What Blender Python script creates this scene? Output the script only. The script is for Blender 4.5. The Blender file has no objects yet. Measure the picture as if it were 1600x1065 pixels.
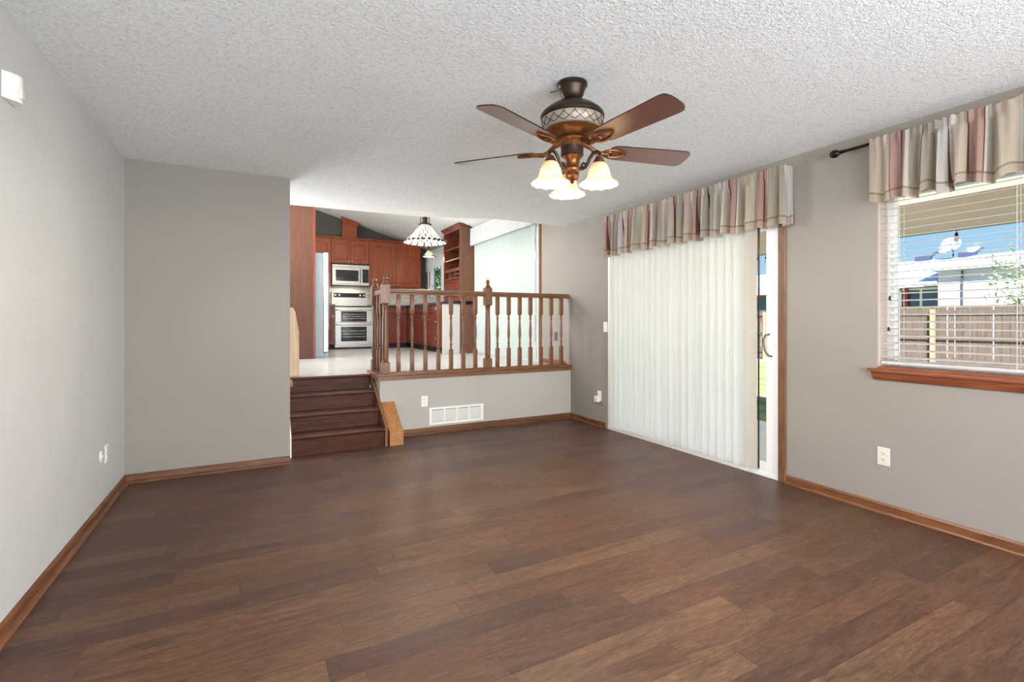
import bpy, math, random
from math import sin, cos, pi, radians, sqrt
from mathutils import Vector, Matrix

random.seed(7)
SC = bpy.context.scene
COL = SC.collection

# ------------------------------------------------------------------ camera
YAW = radians(27.7676)
cam_d = bpy.data.cameras.new('camera')
cam_d.sensor_width = 36.0
cam_d.lens = 766.372 / 1600 * 36.0
cam_d.shift_y = -(532.5 - 500.94) / 1600
cam_d.clip_start = 0.05
cam_d.clip_end = 300
cam = bpy.data.objects.new('camera', cam_d)
COL.objects.link(cam)
cam.location = (0, 0, 1.2204)
cam.rotation_euler = (pi / 2, 0, -YAW)
SC.camera = cam
FWD = Vector((sin(YAW), cos(YAW), 0))
RGT = Vector((cos(YAW), -sin(YAW), 0))

# ------------------------------------------------------------------ view, sky, sun, large lights
vs = SC.view_settings
vs.view_transform = 'Standard'
vs.look = 'None'
vs.exposure = 0.19
vs.gamma = 1.0
vs.use_curve_mapping = False

W = bpy.data.worlds.new('sky')
SC.world = W
W.use_nodes = True
wn, wl_ = W.node_tree.nodes, W.node_tree.links
wn.clear()
w_out = wn.new('ShaderNodeOutputWorld')
w_bg = wn.new('ShaderNodeBackground')
w_ramp = wn.new('ShaderNodeValToRGB')
w_sep = wn.new('ShaderNodeSeparateXYZ')
w_tc = wn.new('ShaderNodeTexCoord')
wl_.new(w_tc.outputs['Generated'], w_sep.inputs[0])
wl_.new(w_sep.outputs['Z'], w_ramp.inputs[0])
wl_.new(w_ramp.outputs[0], w_bg.inputs[0])
wl_.new(w_bg.outputs[0], w_out.inputs[0])
w_ramp.color_ramp.elements[0].position = 0.0
w_ramp.color_ramp.elements[0].color = (0.60, 0.80, 0.97, 1)
w_ramp.color_ramp.elements[1].position = 0.7
w_ramp.color_ramp.elements[1].color = (0.22, 0.45, 0.85, 1)
e = w_ramp.color_ramp.elements.new(0.12)
e.color = (0.42, 0.70, 0.95, 1)
w_bg.inputs[1].default_value = 0.88


def light(name, kind, loc, power, color=(1, 1, 1), rot=(0, 0, 0), **kw):
    d = bpy.data.lights.new(name, kind)
    d.energy = power
    d.color = color
    for k, v in kw.items():
        setattr(d, k, v)
    o = bpy.data.objects.new(name, d)
    COL.objects.link(o)
    o.location = loc
    o.rotation_euler = rot
    return o


light('sun', 'SUN', (5, -10, 20), 16.0, (1, 0.96, 0.93), rot=(radians(26), radians(-33), 0), angle=radians(0.6))
# added fill lights behind the camera, no windows are built there
light('rear_fill_light', 'AREA', (1.0, -2.45, 1.25), 285, (0.86, 0.94, 1.0),
      rot=(radians(105), 0, 0), shape='RECTANGLE', size=4.0, size_y=1.7)
light('side_fill_light', 'AREA', (3.40, -1.25, 1.25), 60, (0.86, 0.94, 1.0),
      rot=(radians(97), 0, radians(72)), shape='RECTANGLE', size=2.1, size_y=1.5)  # added fill from the right, brightens the left wall
light('rear_ceiling_lamp', 'POINT', (2.5, -0.9, 2.1), 22, (1.0, 0.72, 0.48), shadow_soft_size=0.18)
# added fill, hidden behind the partition, brightens the kitchen ceiling and cabinets
light('kitchen_side_fill', 'AREA', (-0.72, 7.2, 2.30), 250, (0.92, 0.96, 1.0),
      rot=(radians(137), 0, radians(-90)), shape='RECTANGLE', size=2.8, size_y=0.8)

light('dining_side_fill', 'AREA', (-0.55, 7.75, 1.5), 85, (0.92, 0.96, 1.0),
      rot=(radians(114), 0, radians(-128)), shape='RECTANGLE', size=1.8, size_y=1.4)  # added fill out of view, lifts the far living room ceiling

# ------------------------------------------------------------------ materials
def srgb(r, g, b):
    f = lambda c: (c / 255 / 12.92) if c / 255 <= 0.04045 else ((c / 255 + 0.055) / 1.055) ** 2.4
    return (f(r), f(g), f(b), 1.0)


class NT:
    """small helper round a material's node tree"""
    def __init__(s, name):
        s.m = bpy.data.materials.new(name)
        s.m.use_nodes = True
        s.t = s.m.node_tree
        s.n, s.l = s.t.nodes, s.t.links
        s.n.clear()
        s.out = s.n.new('ShaderNodeOutputMaterial')

    def node(s, kind, **kw):
        n = s.n.new(kind)
        for k, v in kw.items():
            setattr(n, k, v)
        return n

    def put(s, sock, v):
        if isinstance(v, bpy.types.NodeSocket):
            s.l.new(v, sock)
        elif v is not None:
            sock.default_value = v

    def math(s, op, a, b=None, c=None):
        n = s.node('ShaderNodeMath', operation=op)
        s.put(n.inputs[0], a)
        if b is not None:
            s.put(n.inputs[1], b)
        if c is not None:
            s.put(n.inputs[2], c)
        return n.outputs[0]

    def mix(s, f, a, b, blend='MIX'):
        n = s.node('ShaderNodeMix', data_type='RGBA', blend_type=blend)
        s.put(n.inputs[0], f)
        s.put(n.inputs[6], a)
        s.put(n.inputs[7], b)
        return n.outputs[2]

    def ramp(s, fac, stops, interp='LINEAR'):
        n = s.node('ShaderNodeValToRGB')
        cr = n.color_ramp
        cr.interpolation = interp
        while len(cr.elements) < len(stops):
            cr.elements.new(1.0)
        for el, (p, c) in zip(cr.elements, stops):
            el.position = p
            el.color = c
        s.put(n.inputs[0], fac)
        return n.outputs[0]

    def coord(s, kind='Object', scale=(1, 1, 1), rot=(0, 0, 0), loc=(0, 0, 0)):
        tc = s.node('ShaderNodeTexCoord')
        mp = s.node('ShaderNodeMapping')
        mp.inputs['Scale'].default_value = scale
        mp.inputs['Rotation'].default_value = rot
        mp.inputs['Location'].default_value = loc
        s.l.new(tc.outputs[kind], mp.inputs[0])
        return mp.outputs[0]

    def noise(s, vec, scale, detail=3, rough=0.5, dist=0.0):
        n = s.node('ShaderNodeTexNoise')
        s.put(n.inputs['Vector'], vec)
        n.inputs['Scale'].default_value = scale
        n.inputs['Detail'].default_value = detail
        n.inputs['Roughness'].default_value = rough
        n.inputs['Distortion'].default_value = dist
        return n.outputs[0]

    def bump(s, h, strength, dist):
        n = s.node('ShaderNodeBump')
        n.inputs['Strength'].default_value = strength
        n.inputs['Distance'].default_value = dist
        s.put(n.inputs['Height'], h)
        return n.outputs[0]

    def bsdf(s, color, rough=0.5, metal=0.0, normal=None, spec=0.5, emit=None, estr=0.0, coat=0.0, link=True):
        b = s.node('ShaderNodeBsdfPrincipled')
        s.put(b.inputs['Base Color'], color)
        s.put(b.inputs['Roughness'], rough)
        s.put(b.inputs['Metallic'], metal)
        s.put(b.inputs['Specular IOR Level'], spec)
        if normal is not None:
            s.put(b.inputs['Normal'], normal)
        if emit is not None:
            s.put(b.inputs['Emission Color'], emit)
            b.inputs['Emission Strength'].default_value = estr
        if coat:
            b.inputs['Coat Weight'].default_value = coat
            b.inputs['Coat Roughness'].default_value = 0.15
        if link:
            s.l.new(b.outputs[0], s.out.inputs[0])
        return b.outputs[0]


def plain(name, col, rough=0.5, metal=0.0, var=0.06, scale=8.0, bump=0.0, bscale=200, spec=0.5, emit=None, estr=0):
    t = NT(name)
    v = t.noise(t.coord(), scale, 3)
    dark = tuple(c * (1 - var) for c in col[:3]) + (1,)
    lite = tuple(min(1, c * (1 + var)) for c in col[:3]) + (1,)
    c = t.ramp(v, [(0.3, dark), (0.7, lite)])
    nrm = t.bump(t.noise(t.coord(), bscale, 2), bump, 0.002) if bump else None
    t.bsdf(c, rough, metal, nrm, spec, emit, estr)
    return t.m


def wood(name, dark, lite, axis='x', rough=0.38, fine=1.0, spec=0.5):
    t = NT(name)
    sc = {'x': (1.2, 14, 14), 'y': (14, 1.2, 14), 'z': (14, 14, 1.2)}[axis]
    sc = tuple(k * fine for k in sc)
    v = t.coord('Object', sc)
    n1 = t.noise(v, 2.2, 5, 0.6, 1.2)
    n2 = t.noise(v, 9.0, 4, 0.7, 0.3)
    f = t.math('ADD', t.math('MULTIPLY', n1, 0.7), t.math('MULTIPLY', n2, 0.3))
    c = t.ramp(f, [(0.34, dark), (0.66, lite)])
    t.bsdf(c, rough, 0, t.bump(n2, 0.12, 0.001), spec)
    return t.m


def cloth_mix(t, color, trans, normal=None, rough=0.9):
    d = t.node('ShaderNodeBsdfDiffuse')
    t.put(d.inputs[0], color)
    tr = t.node('ShaderNodeBsdfTranslucent')
    t.put(tr.inputs[0], color)
    if normal is not None:
        t.put(d.inputs['Normal'], normal)
    mx = t.node('ShaderNodeMixShader')
    mx.inputs[0].default_value = trans
    t.l.new(d.outputs[0], mx.inputs[1])
    t.l.new(tr.outputs[0], mx.inputs[2])
    t.l.new(mx.outputs[0], t.out.inputs[0])
    return t.m


M = {}
# painted walls: living room tones split one paint by the light on each wall
def paint(name, col, bump=0.25):
    t = NT(name)
    co = t.coord()
    v = t.noise(co, 1.6, 3)
    c = t.ramp(v, [(0.3, tuple(k * 0.975 for k in col[:3]) + (1,)), (0.7, tuple(k * 1.02 for k in col[:3]) + (1,))])
    n = t.bump(t.noise(co, 130, 3, 0.55), bump, 0.002)
    t.bsdf(c, 0.62, 0, n, 0.3)
    return t.m

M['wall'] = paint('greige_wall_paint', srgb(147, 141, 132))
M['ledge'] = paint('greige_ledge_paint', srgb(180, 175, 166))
M['lwall'] = paint('window_lit_wall_paint', srgb(199, 200, 199))  # house paint lightened to carry the window light on this wall
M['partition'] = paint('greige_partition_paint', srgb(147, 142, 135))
M['kwall'] = paint('kitchen_wall_paint', srgb(214, 208, 196))
M['darkwall'] = paint('dark_taupe_paint', srgb(84, 82, 74))
M['white_paint'] = paint('white_ceiling_paint', srgb(238, 238, 234), 0.1)
M['exterior_wall'] = paint('exterior_cream_paint', srgb(225, 214, 185), 0.2)

# popcorn ceiling
t = NT('popcorn_ceiling_texture')
co = t.coord()
n1 = t.noise(co, 62, 4, 0.65, 0.4)
n2 = t.noise(co, 150, 3, 0.6)
hgt = t.math('ADD', t.math('MULTIPLY', n1, 0.75), t.math('MULTIPLY', n2, 0.35))
c = t.ramp(hgt, [(0.36, srgb(222, 224, 226)), (0.58, srgb(253, 254, 255))])  # hollows coloured darker, shade between the grains put into the colour
t.bsdf(c, 0.9, 0, t.bump(hgt, 1.0, 0.018), 0.1)
M['popcorn'] = t.m

# plank floor: rows of 12.5 cm boards running along X, random board lengths
t = NT('hardwood_plank_floor')
tc = t.node('ShaderNodeTexCoord')
sep = t.node('ShaderNodeSeparateXYZ')
t.l.new(tc.outputs['Object'], sep.inputs[0])
X, Y = sep.outputs['X'], sep.outputs['Y']
yr = t.math('DIVIDE', Y, 0.125)
row = t.math('FLOOR', yr)
fy = t.math('FRACT', yr)
wn1 = t.node('ShaderNodeTexWhiteNoise', noise_dimensions='1D')
t.l.new(row, wn1.inputs['W'])
xo = t.math('ADD', t.math('DIVIDE', X, t.math('ADD', 1.35, t.math('MULTIPLY', wn1.outputs[0], 0.7))), t.math('MULTIPLY', wn1.outputs[0], 17.3))
# each metre-cell is split again at a random place so lengths vary
cell = t.math('FLOOR', xo)
fx = t.math('FRACT', xo)
cmb = t.node('ShaderNodeCombineXYZ')
t.l.new(cell, cmb.inputs[0]); t.l.new(row, cmb.inputs[1])
wn2 = t.node('ShaderNodeTexWhiteNoise', noise_dimensions='2D')
t.l.new(cmb.outputs[0], wn2.inputs['Vector'])
cut = t.math('ADD', 0.35, t.math('MULTIPLY', wn2.outputs[0], 0.5))
second = t.math('GREATER_THAN', fx, cut)
pid = t.node('ShaderNodeCombineXYZ')
t.l.new(t.math('ADD', t.math('MULTIPLY', cell, 2), second), pid.inputs[0]); t.l.new(row, pid.inputs[1])
wn3 = t.node('ShaderNodeTexWhiteNoise', noise_dimensions='2D')
t.l.new(pid.outputs[0], wn3.inputs['Vector'])
plank = wn3.outputs[0]
# grain
off = t.node('ShaderNodeCombineXYZ')
t.l.new(t.math('MULTIPLY', plank, 40), off.inputs[0]); t.l.new(t.math('MULTIPLY', plank, 23), off.inputs[1])
va = t.node('ShaderNodeVectorMath', operation='ADD')
t.l.new(tc.outputs['Object'], va.inputs[0]); t.l.new(off.outputs[0], va.inputs[1])
mp = t.node('ShaderNodeMapping')
mp.inputs['Scale'].default_value = (1.0, 7.0, 1.0)
t.l.new(va.outputs[0], mp.inputs[0])
g1 = t.noise(mp.outputs[0], 2.2, 6, 0.62, 1.6)
g2 = t.noise(mp.outputs[0], 14.0, 4, 0.65, 0.6)
mp2 = t.node('ShaderNodeMapping')
mp2.inputs['Scale'].default_value = (1.0, 2.6, 1.0)
t.l.new(va.outputs[0], mp2.inputs[0])
g3 = t.noise(mp2.outputs[0], 3.0, 2, 0.5, 0.5)
rings = t.math('ABSOLUTE', t.math('SUBTRACT', t.math('FRACT', t.math('MULTIPLY', g3, 14.0)), 0.5))
base = t.ramp(plank, [(0.0, srgb(76, 54, 43)), (0.15, srgb(86, 60, 47)), (0.5, srgb(91, 64, 49)), (0.85, srgb(94, 68, 52)), (0.95, srgb(98, 72, 55)), (1.0, srgb(104, 77, 59))])
gr = t.ramp(g1, [(0.3, (0.66, 0.64, 0.63, 1)), (0.52, (1, 1, 1, 1)), (0.72, (1.30, 1.24, 1.15, 1))])
c = t.mix(1.0, base, gr, 'MULTIPLY')
gr2 = t.ramp(g2, [(0.35, (0.70, 0.69, 0.68, 1)), (0.6, (1.10, 1.09, 1.08, 1))])
c = t.mix(0.9, c, gr2, 'MULTIPLY')
tone = t.noise(t.coord('Object', (0.55, 1.3, 1)), 1.3, 3, 0.55)
c = t.mix(0.8, c, t.ramp(tone, [(0.32, (0.84, 0.90, 0.94, 1)), (0.5, (1, 1, 1, 1)), (0.68, (1.16, 1.05, 0.98, 1))]), 'MULTIPLY')
rg = t.ramp(rings, [(0.0, (1.30, 1.27, 1.20, 1)), (0.12, (1, 1, 1, 1)), (1, (0.97, 0.97, 0.97, 1))])
c = t.mix(0.7, c, rg, 'MULTIPLY')
edge_y = t.math('MINIMUM', fy, t.math('SUBTRACT', 1.0, fy))
ey = t.math('LESS_THAN', edge_y, 0.016)
ex1 = t.math('LESS_THAN', t.math('ABSOLUTE', t.math('SUBTRACT', fx, cut)), 0.0016)
ex2 = t.math('LESS_THAN', fx, 0.0026)
ex = t.math('MAXIMUM', ex1, ex2)
edge = t.math('MAXIMUM', ey, ex)
c = t.mix(t.math('MULTIPLY', edge, 0.42), c, srgb(48, 33, 25))
hh = t.math('SUBTRACT', t.math('MULTIPLY', g2, 0.35), edge)
nrm = t.bump(hh, 0.22, 0.0025)
ro = t.math('ADD', 0.33, t.math('MULTIPLY', g1, 0.20))
t.bsdf(c, ro, 0, nrm, 0.36)
M['floor'] = t.m

# marbled pale kitchen floor
t = NT('pale_marble_floor')
co = t.coord('Object', (1, 1, 1))
n1 = t.noise(co, 3.0, 7, 0.65, 2.2)
c = t.ramp(n1, [(0.30, srgb(160, 158, 154)), (0.45, srgb(186, 185, 182)), (0.7, srgb(197, 197, 195))])
bk = t.node('ShaderNodeTexBrick')
bk.offset = 0.0
bk.inputs['Scale'].default_value = 1.0
bk.inputs['Brick Width'].default_value = 0.42
bk.inputs['Row Height'].default_value = 0.42
bk.inputs['Mortar Size'].default_value = 0.003
t.l.new(co, bk.inputs['Vector'])
bk.inputs['Color1'].default_value = (1, 1, 1, 1)
bk.inputs['Color2'].default_value = (0.97, 0.97, 0.97, 1)
bk.inputs['Mortar'].default_value = (0.86, 0.86, 0.86, 1)
c = t.mix(1.0, c, bk.outputs[0], 'MULTIPLY')
t.bsdf(c, 0.28, 0, None, 0.5)
M['kfloor'] = t.m

M['base_x'] = wood('brown_oak_trim_along_x', srgb(74, 44, 28), srgb(122, 80, 50), 'x')
M['base_y'] = wood('brown_oak_trim_along_y', srgb(80, 47, 29), srgb(132, 84, 52), 'y')
M['base_z'] = wood('brown_oak_trim_upright', srgb(86, 56, 40), srgb(134, 96, 70), 'z')
M['oak_x'] = wood('oak_rail_along_x', srgb(94, 58, 35), srgb(138, 92, 58), 'x', 0.32)
M['oak_y'] = wood('oak_rail_along_y', srgb(94, 58, 35), srgb(138, 92, 58), 'y', 0.32)
M['oak_z'] = wood('oak_turned_upright', srgb(92, 57, 35), srgb(136, 92, 60), 'z', 0.32)
M['kerb'] = wood('honey_oak_block', srgb(142, 92, 50), srgb(188, 132, 80), 'y', 0.35)
M['sill'] = wood('reddish_oak_sill', srgb(108, 58, 36), srgb(158, 92, 60), 'y', 0.3)
M['stair'] = wood('dark_walnut_stair', srgb(54, 28, 17), srgb(92, 54, 34), 'x', 0.40, 1.0, 0.15)
M['pine'] = wood('pale_pine_board', srgb(196, 166, 130), srgb(226, 204, 172), 'z', 0.5)
M['cherry'] = wood('cherry_cabinet_wood', srgb(122, 57, 34), srgb(158, 82, 52), 'z', 0.32, 0.8, 0.3)
M['cherry_dark'] = wood('dark_cherry_cabinet_wood', srgb(92, 42, 31), srgb(124, 60, 45), 'z', 0.32, 0.8, 0.3)
M['cherry_panel'] = wood('cherry_end_panel_wood', srgb(92, 58, 43), srgb(118, 78, 58), 'z', 0.4, 0.8)
M['entry_panel'] = wood('dark_brown_cherry_entry_panel', srgb(70, 41, 28), srgb(92, 56, 39), 'z', 0.45, 0.8, 0.3)
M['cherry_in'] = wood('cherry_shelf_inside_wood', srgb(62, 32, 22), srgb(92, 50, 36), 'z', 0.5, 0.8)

M['white_plastic'] = plain('white_plastic', srgb(236, 235, 230), 0.35, 0, 0.01)
M['ivory_plastic'] = plain('ivory_plastic', srgb(214, 210, 198), 0.35, 0, 0.01)
M['vinyl'] = plain('white_vinyl_frame', srgb(238, 238, 238), 0.35, 0, 0.01)
M['white_metal'] = plain('white_enamel_metal', srgb(238, 237, 233), 0.4, 0, 0.01)
M['dark_hole'] = plain('dark_slot', srgb(40, 38, 36), 0.7, 0, 0.02)
M['black_metal'] = plain('black_painted_metal', srgb(34, 31, 30), 0.3, 0.6, 0.05)
M['steel'] = plain('brushed_stainless_steel', srgb(172, 170, 168), 0.32, 0.85, 0.05, 30)
M['handle'] = plain('dark_pewter_door_handle', srgb(96, 94, 92), 0.4, 0.4, 0.03)
M['steel_side'] = plain('grey_painted_fridge_side', srgb(138, 148, 154), 0.45, 0.15, 0.02)
M['chrome'] = plain('polished_chrome', srgb(220, 220, 222), 0.12, 1.0, 0.02)
M['nickel'] = plain('satin_nickel_knob', srgb(200, 192, 180), 0.25, 0.9, 0.03)
M['black_glass'] = plain('black_oven_glass', srgb(30, 31, 34), 0.08, 0, 0.04)
M['granite'] = plain('black_granite', srgb(42, 44, 52), 0.18, 0, 0.35, 120)
M['bronze'] = plain('aged_bronze', srgb(122, 80, 48), 0.34, 0.75, 0.22, 14)
M['bronze_dark'] = plain('dark_oiled_bronze', srgb(62, 48, 40), 0.36, 0.7, 0.2, 14)
M['pewter'] = plain('antique_pewter_band', srgb(172, 162, 146), 0.38, 0.6, 0.18, 30)
M['blade'] = wood('glossy_cherry_fan_blade', srgb(98, 56, 46), srgb(130, 82, 68), 'x', 0.34, 1.6, 0.9)
M['blade'].node_tree.nodes['Principled BSDF'].inputs['Coat Weight'].default_value = 0.8
M['blade'].node_tree.nodes['Principled BSDF'].inputs['Coat Roughness'].default_value = 0.32
M['concrete'] = plain('patio_concrete', srgb(214, 214, 217), 0.85, 0, 0.06, 3, 0.2)
M['gravel'] = plain('grey_gravel', srgb(150, 140, 130), 0.95, 0, 0.4, 40, 0.6, 90)
M['fence'] = wood('weathered_fence_wood', srgb(84, 74, 65), srgb(114, 102, 90), 'z', 0.85, 0.5)
M['fence_lit'] = wood('sunlit_fence_post_wood', srgb(150, 128, 106), srgb(176, 158, 134), 'z', 0.85, 0.5)  # lighter copy of the fence wood, sun on the posts put into colour
M['beam'] = plain('grey_painted_beam', srgb(174, 168, 162), 0.7, 0, 0.04, 3)
t = NT('cream_roof_added_translucency')  # translucency added so sun through the roof brightens beam, patio and blinds
M['cream_soffit'] = cloth_mix(t, t.ramp(t.noise(t.coord(), 3, 2), [(0.3, srgb(228, 220, 196)), (0.7, srgb(234, 228, 208))]), 0.72)
M['siding'] = plain('pale_lilac_siding', srgb(220, 214, 226), 0.8, 0, 0.03, 2)
M['roof'] = plain('pale_blue_grey_shingles', srgb(178, 198, 220), 0.85, 0, 0.08, 6, 0.3, 30)
M['fascia'] = plain('white_fascia_board', srgb(240, 238, 240), 0.6, 0, 0.02)
M['red_trim'] = plain('brick_red_window_trim', srgb(176, 66, 52), 0.6, 0, 0.05)
M['house_glass'] = plain('blue_grey_house_glass', srgb(70, 90, 112), 0.1, 0, 0.15, 2)
M['vent_grey'] = plain('blue_grey_vent_metal', srgb(66, 74, 98), 0.6, 0.1, 0.05)
M['dish'] = plain('pale_grey_dish', srgb(120, 126, 150), 0.5, 0, 0.03)
M['bark'] = plain('grey_bark', srgb(130, 118, 104), 0.9, 0, 0.2, 20)
M['slat'] = None

t = NT('sunlit_lawn')
co = t.coord()
c = t.ramp(t.noise(co, 2.2, 8, 0.75), [(0.3, srgb(104, 112, 74)), (0.55, srgb(144, 147, 108)), (0.75, srgb(172, 168, 136))])
t.bsdf(c, 0.95, 0, t.bump(t.noise(co, 50, 4), 0.8, 0.03), 0.1)
M['lawn'] = t.m

def leaf_mat(name, a, b):
    t = NT(name)
    info = t.node('ShaderNodeObjectInfo')
    c = t.ramp(t.noise(t.coord(), 3.0, 3), [(0.3, a), (0.7, b)])
    return cloth_mix(t, c, 0.35)
M['leaf'] = leaf_mat('light_green_leaves', srgb(120, 146, 100), srgb(178, 196, 160))
M['leaf_dark'] = leaf_mat('mid_green_leaves', srgb(70, 108, 62), srgb(128, 160, 112))

# glass: clear pane with a faint reflection
t = NT('clear_window_glass')
gl = t.node('ShaderNodeBsdfGlossy'); gl.inputs['Roughness'].default_value = 0.02
tr = t.node('ShaderNodeBsdfTransparent'); tr.inputs[0].default_value = (0.96, 0.98, 0.98, 1)
fr = t.node('ShaderNodeFresnel'); fr.inputs[0].default_value = 1.35
mx = t.node('ShaderNodeMixShader')
geo = t.node('ShaderNodeNewGeometry')
t.l.new(t.math('MULTIPLY', fr.outputs[0], t.math('SUBTRACT', 1.0, geo.outputs['Backfacing'])), mx.inputs[0]); t.l.new(tr.outputs[0], mx.inputs[1]); t.l.new(gl.outputs[0], mx.inputs[2])
t.l.new(mx.outputs[0], t.out.inputs[0])
M['glass'] = t.m

# vertical-blind vanes, window slats, sheer kitchen fabrics
t = NT('white_vinyl_vane')
M['vane'] = cloth_mix(t, t.ramp(t.noise(t.coord('Object', (20, 20, 0.6)), 4, 2), [(0.3, srgb(246, 246, 247)), (0.7, srgb(252, 252, 252))]), 0.72)
t = NT('white_faux_wood_slat')
M['slat'] = cloth_mix(t, t.ramp(t.noise(t.coord(), 5, 2), [(0.3, srgb(200, 194, 194)), (0.7, srgb(212, 207, 206))]), 0.12)
t = NT('white_sheer_fabric')
M['sheer'] = cloth_mix(t, t.ramp(t.noise(t.coord('Object', (1, 1, 1)), 60, 2), [(0.3, srgb(206, 206, 205)), (0.7, srgb(222, 222, 221))]), 0.3)
t = NT('pale_green_white_vane')
M['kvane'] = cloth_mix(t, t.ramp(t.noise(t.coord('Object', (20, 20, 0.6)), 4, 2), [(0.3, srgb(206, 216, 214)), (0.7, srgb(226, 233, 232))]), 0.5)

# striped valance fabric, stripes follow the cloth (UV)
def plaid(name, trans):
    t = NT(name)
    tc = t.node('ShaderNodeTexCoord')
    sp = t.node('ShaderNodeSeparateXYZ')
    t.l.new(tc.outputs['UV'], sp.inputs[0])
    f = t.math('FRACT', t.math('DIVIDE', sp.outputs[0], 0.95))
    cream, beige, sage = srgb(226, 218, 206), srgb(208, 194, 176), srgb(182, 175, 158)
    rose, brown, grey = srgb(194, 162, 150), srgb(110, 82, 72), srgb(208, 205, 201)
    c = t.ramp(f, [(0.0, beige), (0.12, cream), (0.14, beige), (0.20, brown), (0.206, rose), (0.255, brown), (0.275, rose), (0.32, cream),
                   (0.36, sage), (0.44, brown), (0.452, sage), (0.56, cream), (0.58, grey), (0.66, brown), (0.666, cream), (0.70, beige),
                   (0.79, brown), (0.805, rose), (0.88, brown), (0.893, cream), (0.92, sage)], 'CONSTANT')
    v = sp.outputs[1]
    band = t.math('LESS_THAN', v, 0.115)
    line = t.math('LESS_THAN', t.math('ABSOLUTE', t.math('SUBTRACT', v, 0.135)), 0.016)
    c = t.mix(t.math('MULTIPLY', band, 0.45), c, srgb(186, 170, 152))
    c = t.mix(t.math('MULTIPLY', line, 0.6), c, srgb(128, 98, 84))
    weave = t.noise(tc.outputs['Object'], 240, 2)
    c = t.mix(0.25, c, t.ramp(weave, [(0.35, (0.75, 0.75, 0.75, 1)), (0.65, (1.1, 1.1, 1.1, 1))]), 'MULTIPLY')
    return cloth_mix(t, c, trans)
M['plaid'] = plaid('striped_linen_valance', 0.45)

# frosted fan shade glass (lit lamp)
t = NT('lit_alabaster_glass')
v = t.noise(t.coord(), 18, 4, 0.6, 1.5)
c = t.ramp(v, [(0.35, srgb(234, 214, 186)), (0.7, srgb(250, 242, 226))])
b1 = t.bsdf(c, 0.25, 0, None, 0.5, c, 0.10, link=False)
tl = t.node('ShaderNodeBsdfTranslucent')
t.l.new(c, tl.inputs[0])
mx = t.node('ShaderNodeMixShader')
mx.inputs[0].default_value = 0.6
t.l.new(b1, mx.inputs[1]); t.l.new(tl.outputs[0], mx.inputs[2])
t.l.new(mx.outputs[0], t.out.inputs[0])
M['lamp_glass'] = t.m
t = NT('lit_bulb')
t.bsdf((1, 0.95, 0.85, 1), 0.4, 0, None, 0.5, (1, 0.92, 0.78, 1), 2.2)
M['bulb'] = t.m
t = NT('clear_bulb')
t.bsdf(srgb(200, 206, 214), 0.1, 0, None, 0.5)
M['clear_bulb'] = t.m

# leaded glass pendants: small lit panes between dark lead lines (UV)
t = NT('leaded_glass_shade')
tc = t.node('ShaderNodeTexCoord')
bk = t.node('ShaderNodeTexBrick')
bk.inputs['Scale'].default_value = 1.0
bk.inputs['Brick Width'].default_value = 1 / 17
bk.inputs['Row Height'].default_value = 1 / 5
bk.inputs['Mortar Size'].default_value = 0.0085
bk.inputs['Color1'].default_value = srgb(232, 230, 220)
bk.inputs['Color2'].default_value = srgb(186, 190, 180)
bk.inputs['Mortar'].default_value = srgb(46, 50, 48)
t.l.new(tc.outputs['UV'], bk.inputs['Vector'])
n = t.noise(tc.outputs['Object'], 55, 3)
c = t.mix(0.5, bk.outputs[0], t.ramp(n, [(0.38, (0.45, 0.46, 0.44, 1)), (0.58, (1.1, 1.08, 1.0, 1))]), 'MULTIPLY')
b1 = t.bsdf(c, 0.2, 0, None, 0.5, c, 0.06, link=False)
tl = t.node('ShaderNodeBsdfTranslucent')
t.l.new(c, tl.inputs[0])
mx = t.node('ShaderNodeMixShader')
mx.inputs[0].default_value = 0.18
t.l.new(b1, mx.inputs[1]); t.l.new(tl.outputs[0], mx.inputs[2])
t.l.new(mx.outputs[0], t.out.inputs[0])
M['leaded'] = t.m

# mosaic backsplash
t = NT('pale_mosaic_backsplash')
bk = t.node('ShaderNodeTexBrick')
t.l.new(t.coord('Object', (1, 1, 1), (pi / 2, 0, 0)), bk.inputs['Vector'])
bk.inputs['Scale'].default_value = 1.0
bk.inputs['Brick Width'].default_value = 0.12
bk.inputs['Row Height'].default_value = 0.022
bk.inputs['Mortar Size'].default_value = 0.0015
bk.inputs['Color1'].default_value = srgb(240, 234, 222)
bk.inputs['Color2'].default_value = srgb(200, 190, 178)
bk.inputs['Mortar'].default_value = srgb(222, 218, 210)
t.bsdf(bk.outputs[0], 0.25, 0, None, 0.5)
M['mosaic'] = t.m

# reflections of the room's kitchenware cannot be seen into; oven windows show racks
# ------------------------------------------------------------------ mesh builder
def wloc(o):
    v = Vector((0, 0, 0))
    while o is not None:
        v += o.location
        o = o.parent
    return v


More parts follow.
